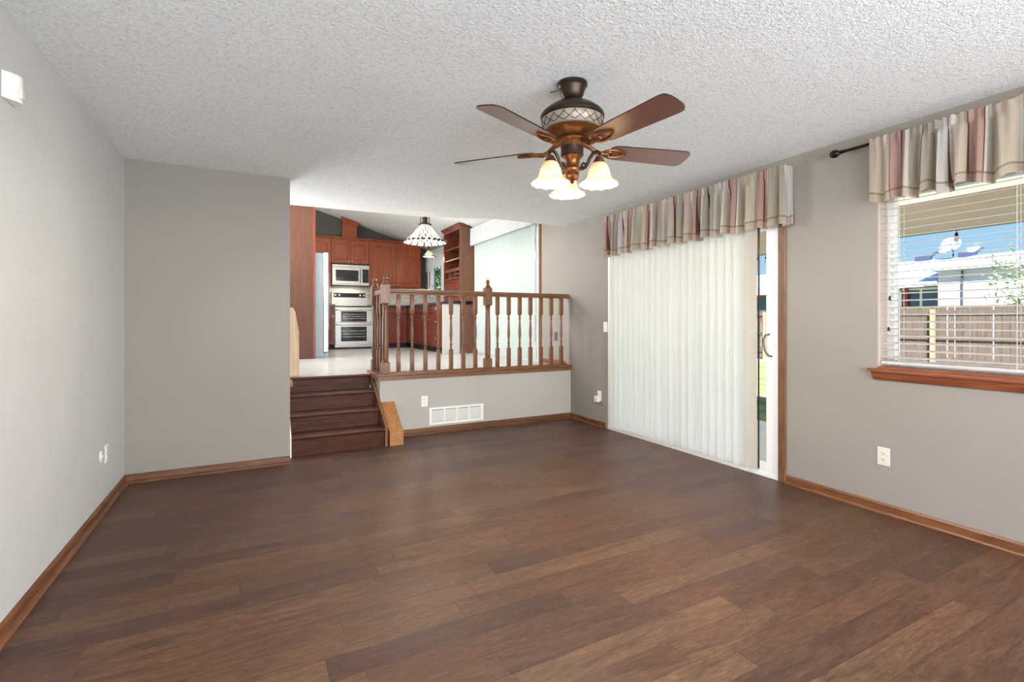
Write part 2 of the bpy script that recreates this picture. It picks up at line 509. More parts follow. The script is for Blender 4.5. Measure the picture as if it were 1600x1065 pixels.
class MB:
    def __init__(s):
        s.v, s.f, s.uv = [], [], {}

    def face(s, pts, uvs=None):
        i = len(s.v)
        s.v += [Vector(p) for p in pts]
        s.f.append(list(range(i, i + len(pts))))
        if uvs:
            s.uv[len(s.f) - 1] = uvs
        return s

    def add(s, verts, faces):
        i = len(s.v)
        s.v += [Vector(p) for p in verts]
        s.f += [[k + i for k in f] for f in faces]
        return s

    def box(s, x0, y0, z0, x1, y1, z1):
        x0, x1 = min(x0, x1), max(x0, x1)
        y0, y1 = min(y0, y1), max(y0, y1)
        z0, z1 = min(z0, z1), max(z0, z1)
        p = [(x0, y0, z0), (x1, y0, z0), (x1, y1, z0), (x0, y1, z0), (x0, y0, z1), (x1, y0, z1), (x1, y1, z1), (x0, y1, z1)]
        return s.add(p, [[0, 3, 2, 1], [4, 5, 6, 7], [0, 1, 5, 4], [1, 2, 6, 5], [2, 3, 7, 6], [3, 0, 4, 7]])

    def prism(s, poly, axis, a, b):
        """poly: 2D points in the plane normal to axis (x: (y,z), y: (x,z), z: (x,y))"""
        def P(p, k):
            return {'x': (k, p[0], p[1]), 'y': (p[0], k, p[1]), 'z': (p[0], p[1], k)}[axis]
        n = len(poly)
        vs_ = [P(p, a) for p in poly] + [P(p, b) for p in poly]
        fs = [list(range(n))[::-1], list(range(n, 2 * n))]
        fs += [[i, (i + 1) % n, (i + 1) % n + n, i + n] for i in range(n)]
        return s.add(vs_, fs)

    def lathe(s, prof, c=(0, 0, 0), seg=24, cap=True, uv=False, wob=None):
        c = Vector(c)
        n = len(prof)
        i0 = len(s.v)
        for j, (r, z) in enumerate(prof):
            for k in range(seg):
                a = 2 * pi * k / seg
                rr, zz = (r, z) if wob is None else wob(r, z, a, j / (n - 1))
                s.v.append(c + Vector((rr * cos(a), rr * sin(a), zz)))
        for j in range(n - 1):
            for k in range(seg):
                k2 = (k + 1) % seg
                s.f.append([i0 + j * seg + k, i0 + j * seg + k2, i0 + (j + 1) * seg + k2, i0 + (j + 1) * seg + k])
                if uv:
                    u0, u1, v0, v1 = k / seg, (k + 1) / seg, j / (n - 1), (j + 1) / (n - 1)
                    s.uv[len(s.f) - 1] = [(u0, v0), (u1, v0), (u1, v1), (u0, v1)]
        if cap:
            s.f.append([i0 + k for k in range(seg)][::-1])
            s.f.append([i0 + (n - 1) * seg + k for k in range(seg)])
        return s

    def tube(s, pts, r, seg=8, closed=False):
        pts = [Vector(p) for p in pts]
        n = len(pts)
        rs = r if isinstance(r, (list, tuple)) else [r] * n
        i0 = len(s.v)
        up = None
        for j, p in enumerate(pts):
            if closed:
                d = pts[(j + 1) % n] - pts[j - 1]
            else:
                d = pts[min(j + 1, n - 1)] - pts[max(j - 1, 0)]
            d.normalize()
            if up is None:
                up = Vector((0, 0, 1)) if abs(d.z) < 0.9 else Vector((1, 0, 0))
            a = d.cross(up)
            if a.length < 1e-6:
                a = d.orthogonal()
            a.normalize()
            b = a.cross(d).normalized()
            up = b
            for k in range(seg):
                t_ = 2 * pi * k / seg
                s.v.append(p + a * (rs[j] * cos(t_)) + b * (rs[j] * sin(t_)))
        m = n if closed else n - 1
        for j in range(m):
            j2 = (j + 1) % n
            for k in range(seg):
                k2 = (k + 1) % seg
                s.f.append([i0 + j * seg + k, i0 + j * seg + k2, i0 + j2 * seg + k2, i0 + j2 * seg + k])
        if not closed:
            s.f.append([i0 + k for k in range(seg)][::-1])
            s.f.append([i0 + (n - 1) * seg + k for k in range(seg)])
        return s

    def xf(s, mat):
        s.v = [mat @ p for p in s.v]
        return s

    def build(s, name, mat, parent=None, origin=None, smooth=False, bevel=0.0, local=False, wn=True):
        """verts are world coordinates unless local (then they sit at `origin` in the parent's frame)"""
        me = bpy.data.meshes.new(name)
        o = bpy.data.objects.new(name, me)
        COL.objects.link(o)
        if local:
            o.location = Vector(origin or (0, 0, 0))
            vv = s.v
        else:
            org = Vector(origin) if origin is not None else (wloc(parent) if parent else Vector((0, 0, 0)))
            o.location = org - (wloc(parent) if parent else Vector((0, 0, 0)))
            vv = [p - org for p in s.v]
        me.from_pydata([tuple(p) for p in vv], [], s.f)
        if s.uv:
            ul = me.uv_layers.new(name='UVMap')
            for fi, uvs in s.uv.items():
                for li, u in zip(me.polygons[fi].loop_indices, uvs):
                    ul.data[li].uv = u
        me.materials.append(mat)
        if smooth:
            for p in me.polygons:
                p.use_smooth = True
            me.set_sharp_from_angle(angle=radians(38))
        me.update()
        if parent:
            o.parent = parent
        if bevel:
            b = o.modifiers.new('bevel', 'BEVEL')
            b.width = bevel
            b.segments = 2
            b.limit_method = 'ANGLE'
            b.angle_limit = radians(40)
        return o


def B(*a):
    return MB().box(*a)


def tag(o, label=None, cat=None, group=None, kind=None):
    if label: o['label'] = label
    if cat: o['category'] = cat
    if group: o['group'] = group
    if kind: o['kind'] = kind
    return o


def thing(name, label, cat, loc=(0, 0, 0), group=None):
    o = bpy.data.objects.new(name, None)
    o.empty_display_size = 0.1
    COL.objects.link(o)
    o.location = loc
    return tag(o, label, cat, group)


def struct(name, mb, mat, label, cat, parent=None, **kw):
    o = mb.build(name, mat, parent, **kw)
    if parent is None:
        tag(o, label, cat, None, 'structure')
    return o


def sroot(name, label, cat, loc=(0, 0, 0)):
    o = thing(name, label, cat, loc)
    o['kind'] = 'structure'
    return o


def dup(root, loc, label=None):
    r = root.copy(); COL.objects.link(r); r.location = loc
    if label: r['label'] = label
    for ch in list(root.children):
        c = ch.copy(); COL.objects.link(c); c.parent = r
        for g in list(ch.children):
            d = g.copy(); COL.objects.link(d); d.parent = c
    return r


# ------------------------------------------------------------------ dimensions (metres)
H = 2.44            # living room ceiling
K = 0.64            # kitchen floor
XL, XR = -0.857, 3.538
YP, YL = 4.607, 5.13
XP = 0.275          # end of the left partition
YE = 5.30           # back edge of the low ceiling
YK = 11.08          # kitchen back wall
YR = -2.6           # rear wall behind the camera
WT = 0.16           # outside wall thickness
def zk(x):          # sloped kitchen ceiling
    return 3.557 + (x - 1.177) * (3.021 - 3.557) / (3.053 - 1.177)

# ------------------------------------------------------------------ room shell
struct('floor', B(XL - .1, YR - .1, -.12, XR + .02, 5.6, 0), M['floor'], 'brown hardwood plank floor of the lower living room', 'floor')
struct('ceiling', B(XL - .1, YR - .1, H, XR + .02, YE, H + .08), M['popcorn'], 'white popcorn textured ceiling over the living room', 'ceiling')
struct('wall_left', B(XL - .14, YR, 0, XL, YP + .2, H), M['lwall'], 'plain wall along the left side, toned for window light', 'wall')
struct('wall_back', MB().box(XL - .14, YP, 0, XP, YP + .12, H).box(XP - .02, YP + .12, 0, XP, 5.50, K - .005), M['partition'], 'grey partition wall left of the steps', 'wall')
struct('wall_rear', B(XL - .14, YR - .14, 0, XR + WT, YR, H), M['wall'], 'grey wall at the rear of the room', 'wall')

# right wall with its openings (y0, y1, z0, z1)
HOLES = [(0.20, 1.69, 0.918, 2.06), (2.36, 4.40, 0.0, 2.04), (5.90, 8.06, K, K + 2.06), (9.25, 10.78, 1.72, 2.72)]
def wall_with_holes(x0, x1, y0, y1, z0, z1, holes):
    m = MB()
    ys = sorted({y0, y1, *[h[0] for h in holes], *[h[1] for h in holes]})
    for a, b in zip(ys, ys[1:]):
        mid = (a + b) / 2
        hs = sorted([(h[2], h[3]) for h in holes if h[0] < mid < h[1]])
        z = z0
        for h0, h1 in hs:
            if h0 > z: m.box(x0, a, z, x1, b, h0)
            z = h1
        if z < z1: m.box(x0, a, z, x1, b, z1)
    return m
struct('wall_right', wall_with_holes(XR, XR + WT, YR, YK + .14, -.1, 3.6, HOLES), M['wall'], 'long greige wall with the sliding door and window', 'wall')
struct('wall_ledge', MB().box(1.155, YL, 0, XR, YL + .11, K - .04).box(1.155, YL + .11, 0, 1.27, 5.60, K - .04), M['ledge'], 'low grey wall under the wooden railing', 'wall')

# kitchen shell
struct('floor_kitchen', MB().box(XL, 5.61, K - .12, XR, YK, K).box(1.27, YL + .111, K - .12, XR, 5.61, K).box(XL, YP + .121, K - .12, XP - .021, 5.61, K).box(XP - .021, 5.50, K - .12, 1.154, 5.61, K - .0005),
       M['kfloor'], 'pale marbled floor of the raised kitchen', 'floor')
m = MB()
xa, xb = XL - .14, XR + WT
m.prism([(xa, zk(xa)), (xb, zk(xb)), (xb, zk(xb) + .1), (xa, zk(xa) + .1)], 'y', YE, YK + .14)
struct('ceiling_kitchen', m, M['white_paint'], 'smooth white sloped ceiling over the kitchen', 'ceiling')
struct('wall_kitchen_back', B(XL - .14, YK, K - .1, XR, YK + .14, 4.3), M['darkwall'], 'dark taupe wall behind the kitchen cabinets', 'wall')
struct('wall_kitchen_left', B(XL - .14, YP + .2, K - .1, XL, YK, 4.3), M['kwall'], 'pale wall on the left side of the kitchen', 'wall')
struct('wall_kitchen_front', B(XL - .14, YE - .1, H + .08, XR, YE, 4.3), M['kwall'], 'wall above the ceiling edge facing the kitchen', 'wall')
# smooth white soffit band beyond the textured ceiling
m = MB().prism([(XL, YE), (2.55, YE), (2.32, 5.39), (1.73, 5.58), (.33, 5.65), (XL, 5.66)], 'z', H, H + .06)
struct('trim_1', m, M['white_paint'], 'smooth white header band at the ceiling edge', 'trim')
struct('trim_2', B(XL, YP + .12, K, XP + .03, YP + .26, K + .05), M['oak_x'], 'oak ledge trim behind the partition wall', 'trim')

# baseboards: board with a quarter-round shoe
def bb_profile(h=.066, d=.012, s=.02):
    return [(0, 0), (d + s * .9, 0), (d + s * .9, s * .4), (d + s * .62, s * .8), (d + .001, s), (d, h * .82), (d * .5, h), (0, h)]
def baseboard(name, axis, wallpos, sign, a, b, label, mat):
    pr = [(wallpos + sign * p, z + .0005) for p, z in bb_profile()]
    m = MB().prism(pr, 'y' if axis == 'y' else 'x', a, b)
    struct(name, m, mat, label, 'baseboard')
baseboard('baseboard_left', 'y', XL, 1, YR, YP - .01, 'brown wooden baseboard along the left wall', M['base_y'])
baseboard('baseboard_partition', 'x', YP, -1, XL, XP, 'brown wooden baseboard under the partition wall', M['base_x'])
baseboard('baseboard_ledge', 'x', YL, -1, 1.32, XR, 'brown wooden baseboard under the low ledge wall', M['base_x'])
baseboard('baseboard_right', 'y', XR, -1, YR, 2.297, 'brown wooden baseboard below the right window', M['base_y'])
baseboard('baseboard_corner', 'y', XR, -1, 4.435, YL, 'short brown baseboard between door and ledge corner', M['base_y'])
baseboard('baseboard_kitchen', 'y', XR, -1, 5.25, 5.84, 'x', M['oak_y'])
o = bpy.data.objects['baseboard_kitchen']; o.location.z = K; o['label'] = 'short oak baseboard on the upper floor by the railing'

# ------------------------------------------------------------------ staircase
st = thing('staircase', 'four dark walnut steps up to the kitchen', 'stairs', (.7, 4.8, 0))
ZS = [.178, .335, .49, K]
YS = [4.815, 5.035, 5.255, 5.475]
x0, x1 = XP + .022, 1.125
zb = 0.0
for i, (z, y) in enumerate(zip(ZS, YS)):
    MB().box(x0, y, zb, x1, y + .02, z - .028).build('riser', M['stair'], st)
    yend = YS[i + 1] - .001 if i < 3 else y + .024
    n = y - .028
    prof = [(n + .008, z - .028), (yend, z - .028), (yend, z), (n + .012, z), (n + .003, z - .004), (n, z - .012), (n + .002, z - .022)]
    MB().prism(prof, 'x', x0, x1).build('tread', M['stair'], st, smooth=True)
    zb = z
def skirt(xa, xb, name, mat, up=.05):
    poly = [(4.775, 0), (4.775, .20), (5.40, .598), (5.50, .598), (5.50, .56), (4.93, 0)]
    return MB().prism(poly, 'x', xa, xb).build(name, mat, st, bevel=.003)
skirt(1.125, 1.153, 'skirt_board', M['oak_y'], .03)
MB().prism([(4.775, 0), (4.775, .18), (5.46, K), (5.46, K - .1), (4.95, 0)], 'x', XP + .001, XP + .022).build('skirt_board', M['white_paint'], st)['label'] = 'white painted skirt board'
# chunky sloped oak block closing the foot of the steps
poly = [(4.765, 0), (4.765, .128), (YL, .378), (YL, 0)]
tag(MB().prism(poly, 'x', 1.168, 1.305).build('stair_end_block', M['kerb'], bevel=.004), 'chunky honey oak block with sloped top at the foot of the steps', 'block')

# ------------------------------------------------------------------ railing on the ledge
YC = 5.19
rl = thing('railing', 'oak railing with turned balusters on the ledge', 'railing', (2.35, YC, K - .04))
ZT = .667
m = MB().box(1.127, YL - .022, ZT - .066, XR - .002, YL + .13, ZT - .022).box(1.127, YL - .03, ZT - .022, XR - .002, YL + .13, ZT)
m.box(1.127, YL + .13, ZT - .066, 1.29, 5.66, ZT)
m.build('sill_trim', M['oak_x'], rl, bevel=.004)
MB().box(1.275, YC - .022, ZT, XR - .03, YC + .022, ZT + .012).build('shoe_rail', M['oak_x'], rl)

def turned(sections, seg=16):
    """sections: ('sq', half, z0, z1) or ('la', [(r, z)...])"""
    m = MB()
    for s in sections:
        if s[0] == 'sq':
            _, h, z0, z1 = s[:4]
            c = s[4] if len(s) > 4 else .0
            if c:
                i = len(m.v)
                rows = [(h * .55, z0), (h, z0 + c), (h, z1 - c), (h * .55, z1)]
                vs_, fs = [], []
                for r, z in rows:
                    vs_ += [(-r, -r, z), (r, -r, z), (r, r, z), (-r, r, z)]
                for j in range(3):
                    for k in range(4):
                        fs.append([j * 4 + k, j * 4 + (k + 1) % 4, (j + 1) * 4 + (k + 1) % 4, (j + 1) * 4 + k])
                fs += [[3, 2, 1, 0], [12, 13, 14, 15]]
                m.add(vs_, fs)
            else:
                m.box(-h, -h, z0, h, h, z1)
        else:
            m.lathe(s[1], seg=seg)
    return m

# newel: square base, tapered turned shaft, square block, finial
def newel(x, y):
    n = turned([('sq', .041, 0, .115), ('la', [(.036, .115), (.038, .125), (.030, .140), (.034, .16), (.033, .35), (.027, .66), (.026, .69), (.033, .702), (.028, .715), (.034, .728)]),
                ('sq', .041, .725, .945, .012)])
    o = n.build('newel_post', M['oak_z'], rl, origin=(x, y, ZT) - wloc(rl) if False else tuple(Vector((x, y, ZT)) - wloc(rl)), local=True, smooth=True, bevel=.002)
    f = MB().lathe([(.040, .94), (.030, .958), (.018, .975), (.015, .984), (.024, .993), (.025, 1.002), (.017, 1.014), (.019, 1.02), (.012, 1.032), (.0, 1.034)], seg=16, cap=False)
    f.build('finial', M['oak_z'], o, origin=(0, 0, 0), local=True, smooth=True)
    return o
newel(1.225, YC); newel(2.412, YC); newel(1.205, 5.60)

# handrail: moulded profile
hp = [(-.030, 1.502), (-.030, 1.512), (-.024, 1.518), (-.030, 1.530), (-.027, 1.546), (-.015, 1.556), (0, 1.559), (.015, 1.556), (.027, 1.546), (.030, 1.530), (.024, 1.518), (.030, 1.512), (.030, 1.502)]
for a, b in ((1.262, 2.373), (2.451, XR - .002)):
    MB().prism([(YC + p, z) for p, z in hp], 'x', a, b).build('handrail', M['oak_x'], rl, smooth=True)
MB().prism([(1.215 + p, z) for p, z in hp], 'y', YC + .04, 5.56).build('handrail', M['oak_y'], rl, smooth=True)

bal = turned([('sq', .0195, 0, .24, .014),
              ('la', [(.012, .235), (.010, .245), (.016, .255), (.011, .268), (.011, .275), (.017, .288), (.012, .30), (.0105, .315), (.0165, .38), (.0175, .41),
                      (.0155, .46), (.011, .53), (.0100, .565), (.016, .578), (.016, .584), (.010, .598), (.0105, .608), (.0165, .618), (.012, .632)]),
              ('sq', .0195, .62, .842, .014)], 12)
first = None
bxs = [(1.365 + .1484 * k, YC) for k in range(7)] + [(2.539 + .149 * k, YC) for k in range(7)] + [(1.215, 5.33), (1.215, 5.46)]
for bx, by in bxs:
    loc = Vector((bx, by, ZT)) - wloc(rl)
    if first is None:
        first = bal.build('baluster', M['oak_z'], rl, origin=tuple(loc), local=True, smooth=True)
    else:
        c = first.copy(); COL.objects.link(c); c.parent = rl; c.location = loc

# pale board leaning at the end of the partition
bd = MB().add([], [])
bm_p = [(.24, 5.60, K + .001), (.425, 5.60, K + .001), (.418, 5.58, 1.10), (.385, 5.58, 1.31), (.365, 5.575, 1.355), (.24, 5.57, 1.37)]
n = len(bm_p)
bd.add([(x, y, z) for x, y, z in bm_p] + [(x, y + .028, z) for x, y, z in bm_p],
       [list(range(n))[::-1][::-1], list(range(n, 2 * n))[::-1]] + [[i + n, (i + 1) % n + n, (i + 1) % n, i] for i in range(n)])
o = bd.build('wooden_board', M['pine'], bevel=.004)
tag(o, 'pale pine board standing at the top of the steps', 'board')

# ------------------------------------------------------------------ sliding door on the right wall
y0, y1 = 2.36, 4.40
d1 = sroot('door_1', 'white vinyl sliding glass door behind the vertical blinds', 'door', (XR, 3.38, 0))
xo_, xi_ = XR + .002, XR + .10
m = MB().box(xo_, y0, 0, xi_, y0 + .035, 2.04).box(xo_, y1 - .035, 0, xi_, y1, 2.04).box(xo_, y0 + .035, 2.0, xi_, y1 - .035, 2.04).box(xo_, y0 + .035, 0, xi_, y1 - .035, .035)
m.build('door_frame', M['vinyl'], d1, bevel=.003)
def panel(xa, xb, ya, yb, z0, z1, w, root):
    m = MB().box(xa, ya, z0, xb, ya + w, z1).box(xa, yb - w, z0, xb, yb, z1).box(xa, ya + w, z0, xb, yb - w, z0 + w).box(xa, ya + w, z1 - w, xb, yb - w, z1)
    o = m.build('sliding_panel', M['vinyl'], root, bevel=.003)
    xm = (xa + xb) / 2
    B(xm - .003, ya + w - .01, z0 + w - .01, xm + .003, yb - w + .01, z1 - w + .01).build('glass_pane', M['glass'], o)
    return o
pn = panel(XR + .012, XR + .045, y0 + .036, 3.42, .036, 2.0, .075, d1)
panel(XR + .055, XR + .088, 3.34, y1 - .036, .036, 2.0, .075, d1)
hx = XR + .012
MB().tube([(hx, 2.425, .945), (hx - .03, 2.432, .95), (hx - .044, 2.450, .985), (hx - .046, 2.458, 1.03), (hx - .044, 2.462, 1.075), (hx - .03, 2.455, 1.11), (hx, 2.445, 1.115)], .0075, 10).build('handle', M['handle'], pn, smooth=True)
MB().box(hx - .006, 2.400, 1.00, hx, 2.425, 1.045).build('lock_plate', M['white_metal'], pn)
MB().box(XR + .006, 2.528, .05, XR + .0118, 2.539, 1.98).build('weather_strip', M['dark_hole'], d1)
struct('trim_3', B(XR - .014, 2.297, 0, XR, 2.358, 2.10), M['base_z'], 'narrow wooden casing on the near side of the sliding door', 'trim', bevel=.004)

# vertical blind
vb = thing('vertical_blind', 'white vertical blind drawn over the living room sliding door', 'blind', (3.49, 3.4, 1.98))
B(3.463, 2.40, 1.985, 3.533, 4.30, 2.035).build('headrail', M['vinyl'], vb)
def vane(yc, ang, z0, z1, w=.089, mat=None, parent=None, xc=3.492, curve=.0055):
    m = MB()
    N = 5
    ca, sa = cos(ang), sin(ang)
    for k in range(N):
        def P(i, z, off=0.0):
            u = (i / N - .5) * w
            d = curve * (1 - (2 * i / N - 1) ** 2) + off
            return (u * sa + d * ca, u * ca - d * sa, z)
        m.face([P(k, z0), P(k + 1, z0), P(k + 1, z1), P(k, z1)])
    return m.build('vane', mat, parent, origin=tuple(Vector((xc, yc, 0)) - wloc(parent)), local=True, smooth=True)
random.seed(11)
nv = 22
for i in range(nv - 1):
    y = 4.245 - i * .079
    a = -radians(15 + random.uniform(-11, 11))
    if i == nv - 2: a = -radians(24)
    vane(y, a, .055, 1.985, mat=M['vane'], parent=vb)
M['shaded_vane'] = plain('shaded_end_vane', srgb(176, 169, 157), 0.8, 0, 0.02, 6)  # shade on the last white vane put into an opaque beige colour
vane(2.560, radians(-34), .055, 1.985, mat=M['shaded_vane'], parent=vb, xc=3.490, w=.086)['label'] = 'end vane with shade painted into its colour'
MB().tube([(3.466, 2.470, 1.99), (3.466, 2.470, 1.36)], .0045, 8).build('wand', M['bronze_dark'], vb)

# ------------------------------------------------------------------ gathered valances
def valance(name, label, cat, path, z_top, z_bot, mat, seed, amp=.022, pocket=.07, density=1.55, nper=150, rows=16, sag=.012, header=.02, pitch=.115):
    """path: polyline of (x, y) seen from inside; cloth hangs along it and ripples about it"""
    rnd = random.Random(seed)
    pts = [Vector((p[0], p[1], 0)) for p in path]
    seglen = [(b - a).length for a, b in zip(pts, pts[1:])]
    L = sum(seglen)
    N = int(L * nper)
    # irregular folds: cumulative phase
    ph, phase, rate = [], 0.0, 0.0
    nk = int(L / .12) + 3
    rates = [rnd.uniform(.65, 1.5) for _ in range(nk)]
    amps = [rnd.uniform(.55, 1.25) for _ in range(nk)]
    for i in range(N + 1):
        q = i / N * (nk - 2)
        k = int(q); fr = q - k
        r = rates[k] * (1 - fr) + rates[k + 1] * fr
        phase += 2 * pi * r * (L / N) / pitch
        a = amps[k] * (1 - fr) + amps[k + 1] * fr
        ph.append((phase, a))
    m = MB()
    grid = []
    for j in range(rows + 1):
        t_ = j / rows
        row_ = []
        for i in range(N + 1):
            s_ = i / N * L
            k = 0; ss = s_
            while k < len(seglen) - 1 and ss > seglen[k]:
                ss -= seglen[k]; k += 1
            d = (pts[k + 1] - pts[k]).normalized()
            nrm = Vector((d.y, -d.x, 0))
            p = pts[k] + d * ss
            f, a = ph[i]
            z = z_top + (z_bot - z_top) * t_
            dz = (z_top - z)
            endf = min(1, min(s_, L - s_) / .06)
            if dz < pocket:
                w = amp * .30 * (sin(f * 2.3 + 1) * .6 + sin(f * 1.1) * .4)
                z += (.006 * sin(f * 2.1) if j == 0 else 0)
            else:
                g = min(1, (dz - pocket) / (z_top - z_bot - pocket))
                w = amp * (.45 + .75 * g) * a * (sin(f) + .25 * sin(2 * f + .7)) + amp * .15 * (1 - g) * sin(f * 2.3)
                z += sag * g * sin(f * .5 + a * 3) * a
            row_.append((p + nrm * (w * endf) + Vector((0, 0, z)), s_ * density + .018 * sin(f * .9 + t_ * 1.3), 1 - t_))
        grid.append(row_)
    i0 = 0
    W_ = N + 1
    m.v = [c[0] for r in grid for c in r]
    for j in range(rows):
        for i in range(N):
            m.f.append([(j + 1) * W_ + i, (j + 1) * W_ + i + 1, j * W_ + i + 1, j * W_ + i])
            m.uv[len(m.f) - 1] = [grid[j + 1][i][1:], grid[j + 1][i + 1][1:], grid[j][i + 1][1:], grid[j][i][1:]]
    o = m.build(name, mat, None, origin=(pts[len(pts) // 2].x, pts[len(pts) // 2].y, z_top), smooth=True)
    return tag(o, label, cat)

xf_ = 3.43
valance('door_valance', 'striped beige and rose gathered valance above the sliding door', 'valance',
        [(XR - .004, 4.315), (xf_, 4.315), (xf_, 2.245), (XR - .004, 2.245)], 2.366, 1.928, M['plaid'], 3, amp=.029)
valance('window_valance', 'striped rose and sage valance hanging from the black rod over the window', 'valance',
        [(3.440, 1.690), (3.440, .10)], 2.362, 1.960, M['plaid'], 5, amp=.028, sag=.02)
rod = thing('curtain_rod', 'black curtain rod with ball finial over the window', 'curtain rod', (3.468, 1.0, 2.345))
MB().tube([(3.468, .04, 2.345), (3.468, 1.860, 2.345)], .0095, 12).build('rod', M['black_metal'], rod, smooth=True)
MB().tube([(3.468, 1.860, 2.345), (3.468, 1.878, 2.345), (3.468, 1.882, 2.345), (3.468, 1.890, 2.345), (3.468, 1.905, 2.345), (3.468, 1.922, 2.345), (3.468, 1.937, 2.345), (3.468, 1.945, 2.345)],
          [.013, .013, .009, .018, .026, .027, .019, .004], 16).build('finial', M['black_metal'], rod, smooth=True)
MB().box(XR - .008, 1.605, 2.307, XR, 1.635, 2.377).box(3.468, 1.616, 2.339, XR - .008, 1.624, 2.351).build('bracket', M['black_metal'], rod)

# ------------------------------------------------------------------ window on the right wall
w1 = sroot('window_1', 'white framed window with wooden sill on the right wall', 'window', (XR, .95, .93))
a, b, z0, z1 = HOLES[0]
m = MB().box(XR + .003, b - .006, z0, XR + .10, b, z1)
M['jamb'] = plain('beige_jamb_paint', srgb(196, 178, 164), 0.6, 0, 0.02)
m.build('jamb_liner', M['jamb'], w1)
xa, xb = XR + .10, XR + .15
m = MB().box(xa, a, z0, xb, a + .05, z1).box(xa, b - .05, z0, xb, b, z1).box(xa, a + .05, z0, xb, b - .05, z0 + .05).box(xa, a + .05, z1 - .05, xb, b - .05, z1)
m.build('window_frame', M['vinyl'], w1, bevel=.003)
B(xa + .022, a + .045, z0 + .045, xa + .028, b - .045, z1 - .045).build('glass_pane', M['glass'], w1)
# sill: board with nosing plus apron moulding
MB().box(XR - .062, a - .065, z0 - .022, XR + .10, b + .036, z0 - .001).build('window_sill', M['sill'], w1, bevel=.006)
prof = [(XR - .0005, z0 - .073), (XR - .012, z0 - .073), (XR - .024, z0 - .062), (XR - .030, z0 - .048), (XR - .040, z0 - .036), (XR - .046, z0 - .023), (XR - .0005, z0 - .023)]
MB().prism(prof, 'y', a - .04, b + .018).build('sill_apron', M['sill'], w1, smooth=True)
MB().box(XR - .002, a, z0 - .001, XR + .10, b, z0 + .012).build('sill_stop', M['sill'], w1)

hb = thing('horizontal_blind', 'white horizontal slat blind with open slats in the right window', 'blind', (3.575, .95, 2.0))
B(3.552, a + .012, 2.01, 3.605, b - .012, 2.055).build('headrail', M['slat'], hb)
B(3.553, a + .012, .947, 3.603, b - .012, .965).build('bottom_rail', M['slat'], hb)
sl = None
zz = .992
tilt = radians(-9)
while zz < 2.0:
    loc = Vector((3.578, .945, zz)) - wloc(hb)
    if sl is None:
        m = MB()
        prof = []
        for k in range(7):
            u = (k / 6 - .5) * .048
            prof.append((u, .0022 * (1 - (2 * k / 6 - 1) ** 2) + .0012))
        prof += [(u, zc - .0024) for u, zc in prof[::-1]]
        m.prism(prof, 'y', -(b - a) / 2 + .012, (b - a) / 2 - .012)
        sl = m.build('slat', M['slat'], hb, origin=tuple(loc), local=True, smooth=True)
        sl.rotation_euler = (0, tilt, 0)
    else:
        c = sl.copy(); COL.objects.link(c); c.parent = hb; c.location = loc
    zz += .0445
for yy in (1.575, 1.045, .55):
    for xx in (3.5525, 3.6035):
        MB().tube([(xx, yy, .955), (xx, yy, 2.02)], .0013, 6).build('ladder_cord', M['ivory_plastic'], hb)
for yy, zb_ in ((1.625, 1.375), (1.632, 1.18)):
    c = MB().tube([(3.546, yy, 2.02), (3.546, yy, zb_)], .0011, 6).build('pull_cord', M['ivory_plastic'], hb)
    MB().lathe([(.003, .026), (.006, .018), (.0055, .008), (.0095, 0)], (3.546, yy, zb_ - .024), 10).build('tassel', M['black_metal'], c)

# ------------------------------------------------------------------ outlets and small wall fittings
def outlet(loc, facing, label, mat='ivory_plastic', name='wall_outlet', grp=None):
    """plate built facing -Y at the origin then turned"""
    ang = {'-y': 0, '-x': -pi / 2, '+x': pi / 2}[facing]
    R_ = Matrix.Rotation(ang, 4, 'Z')
    t_ = thing(name, label, 'outlet', loc, grp)
    w, h = .036, .058
    pl = MB().add([], [])
    pl.box(-w, -.003, -h, w, 0, h)
    pl.box(-w + .004, -.006, -h + .004, w - .004, -.003, h - .004)
    p = pl.xf(R_).build('cover_plate', M[mat], t_, origin=(0, 0, 0), local=True, bevel=.0015)
    for s in (-1, 1):
        so = MB().prism([(-.016, s * .020 - .010), (.016, s * .020 - .010), (.016, s * .020 + .010), (.010, s * .020 + .015), (-.010, s * .020 + .015), (-.016, s * .020 + .010)], 'y', -.0085, -.006)
        so = so.xf(R_).build('socket', M[mat], t_, origin=(0, 0, 0), local=True)
        hl = MB().box(-.0085, -.0092, s * .020 + .001, -.006, -.0086, s * .020 + .009).box(.006, -.0092, s * .020 + .001, .0085, -.0086, s * .020 + .009)
        hl.box(-.0025, -.0092, s * .020 - .0075, .0025, -.0086, s * .020 - .0025)
        hl.xf(R_).build('slot', M['dark_hole'], so, origin=(0, 0, 0), local=True)
    return t_
outlet((XR - .0003, 1.655, .360), '-x', 'ivory duplex outlet on the right wall below the window')
outlet((XR - .0003, 4.545, .355), '-x', 'white outlet beside the blind with a plug-in adapter', 'white_plastic')
outlet((1.632, YL - .0003, .352), '-y', 'white duplex outlet on the ledge wall above the vent', 'white_plastic')
outlet((XL + .0003, 4.085, .352), '+x', 'white outlet low on the left wall near the corner', 'white_plastic')
outlet((XR - .0003, 5.466, 1.017), '-x', 'grey outlet behind the railing near its right end', 'handle')
# adapter in the corner outlet
ad = thing('plug_adapter', 'small white plug-in adapter on the corner outlet', 'adapter', (XR - .0095, 4.552, .325))
MB().box(XR - .050, 4.52, .285, XR - .0095, 4.590, .352).build('adapter_body', M['white_plastic'], ad, bevel=.006)
MB().box(XR - .054, 4.53, .300, XR - .050, 4.58, .340).build('face_plate', M['ivory_plastic'], ad, bevel=.001)
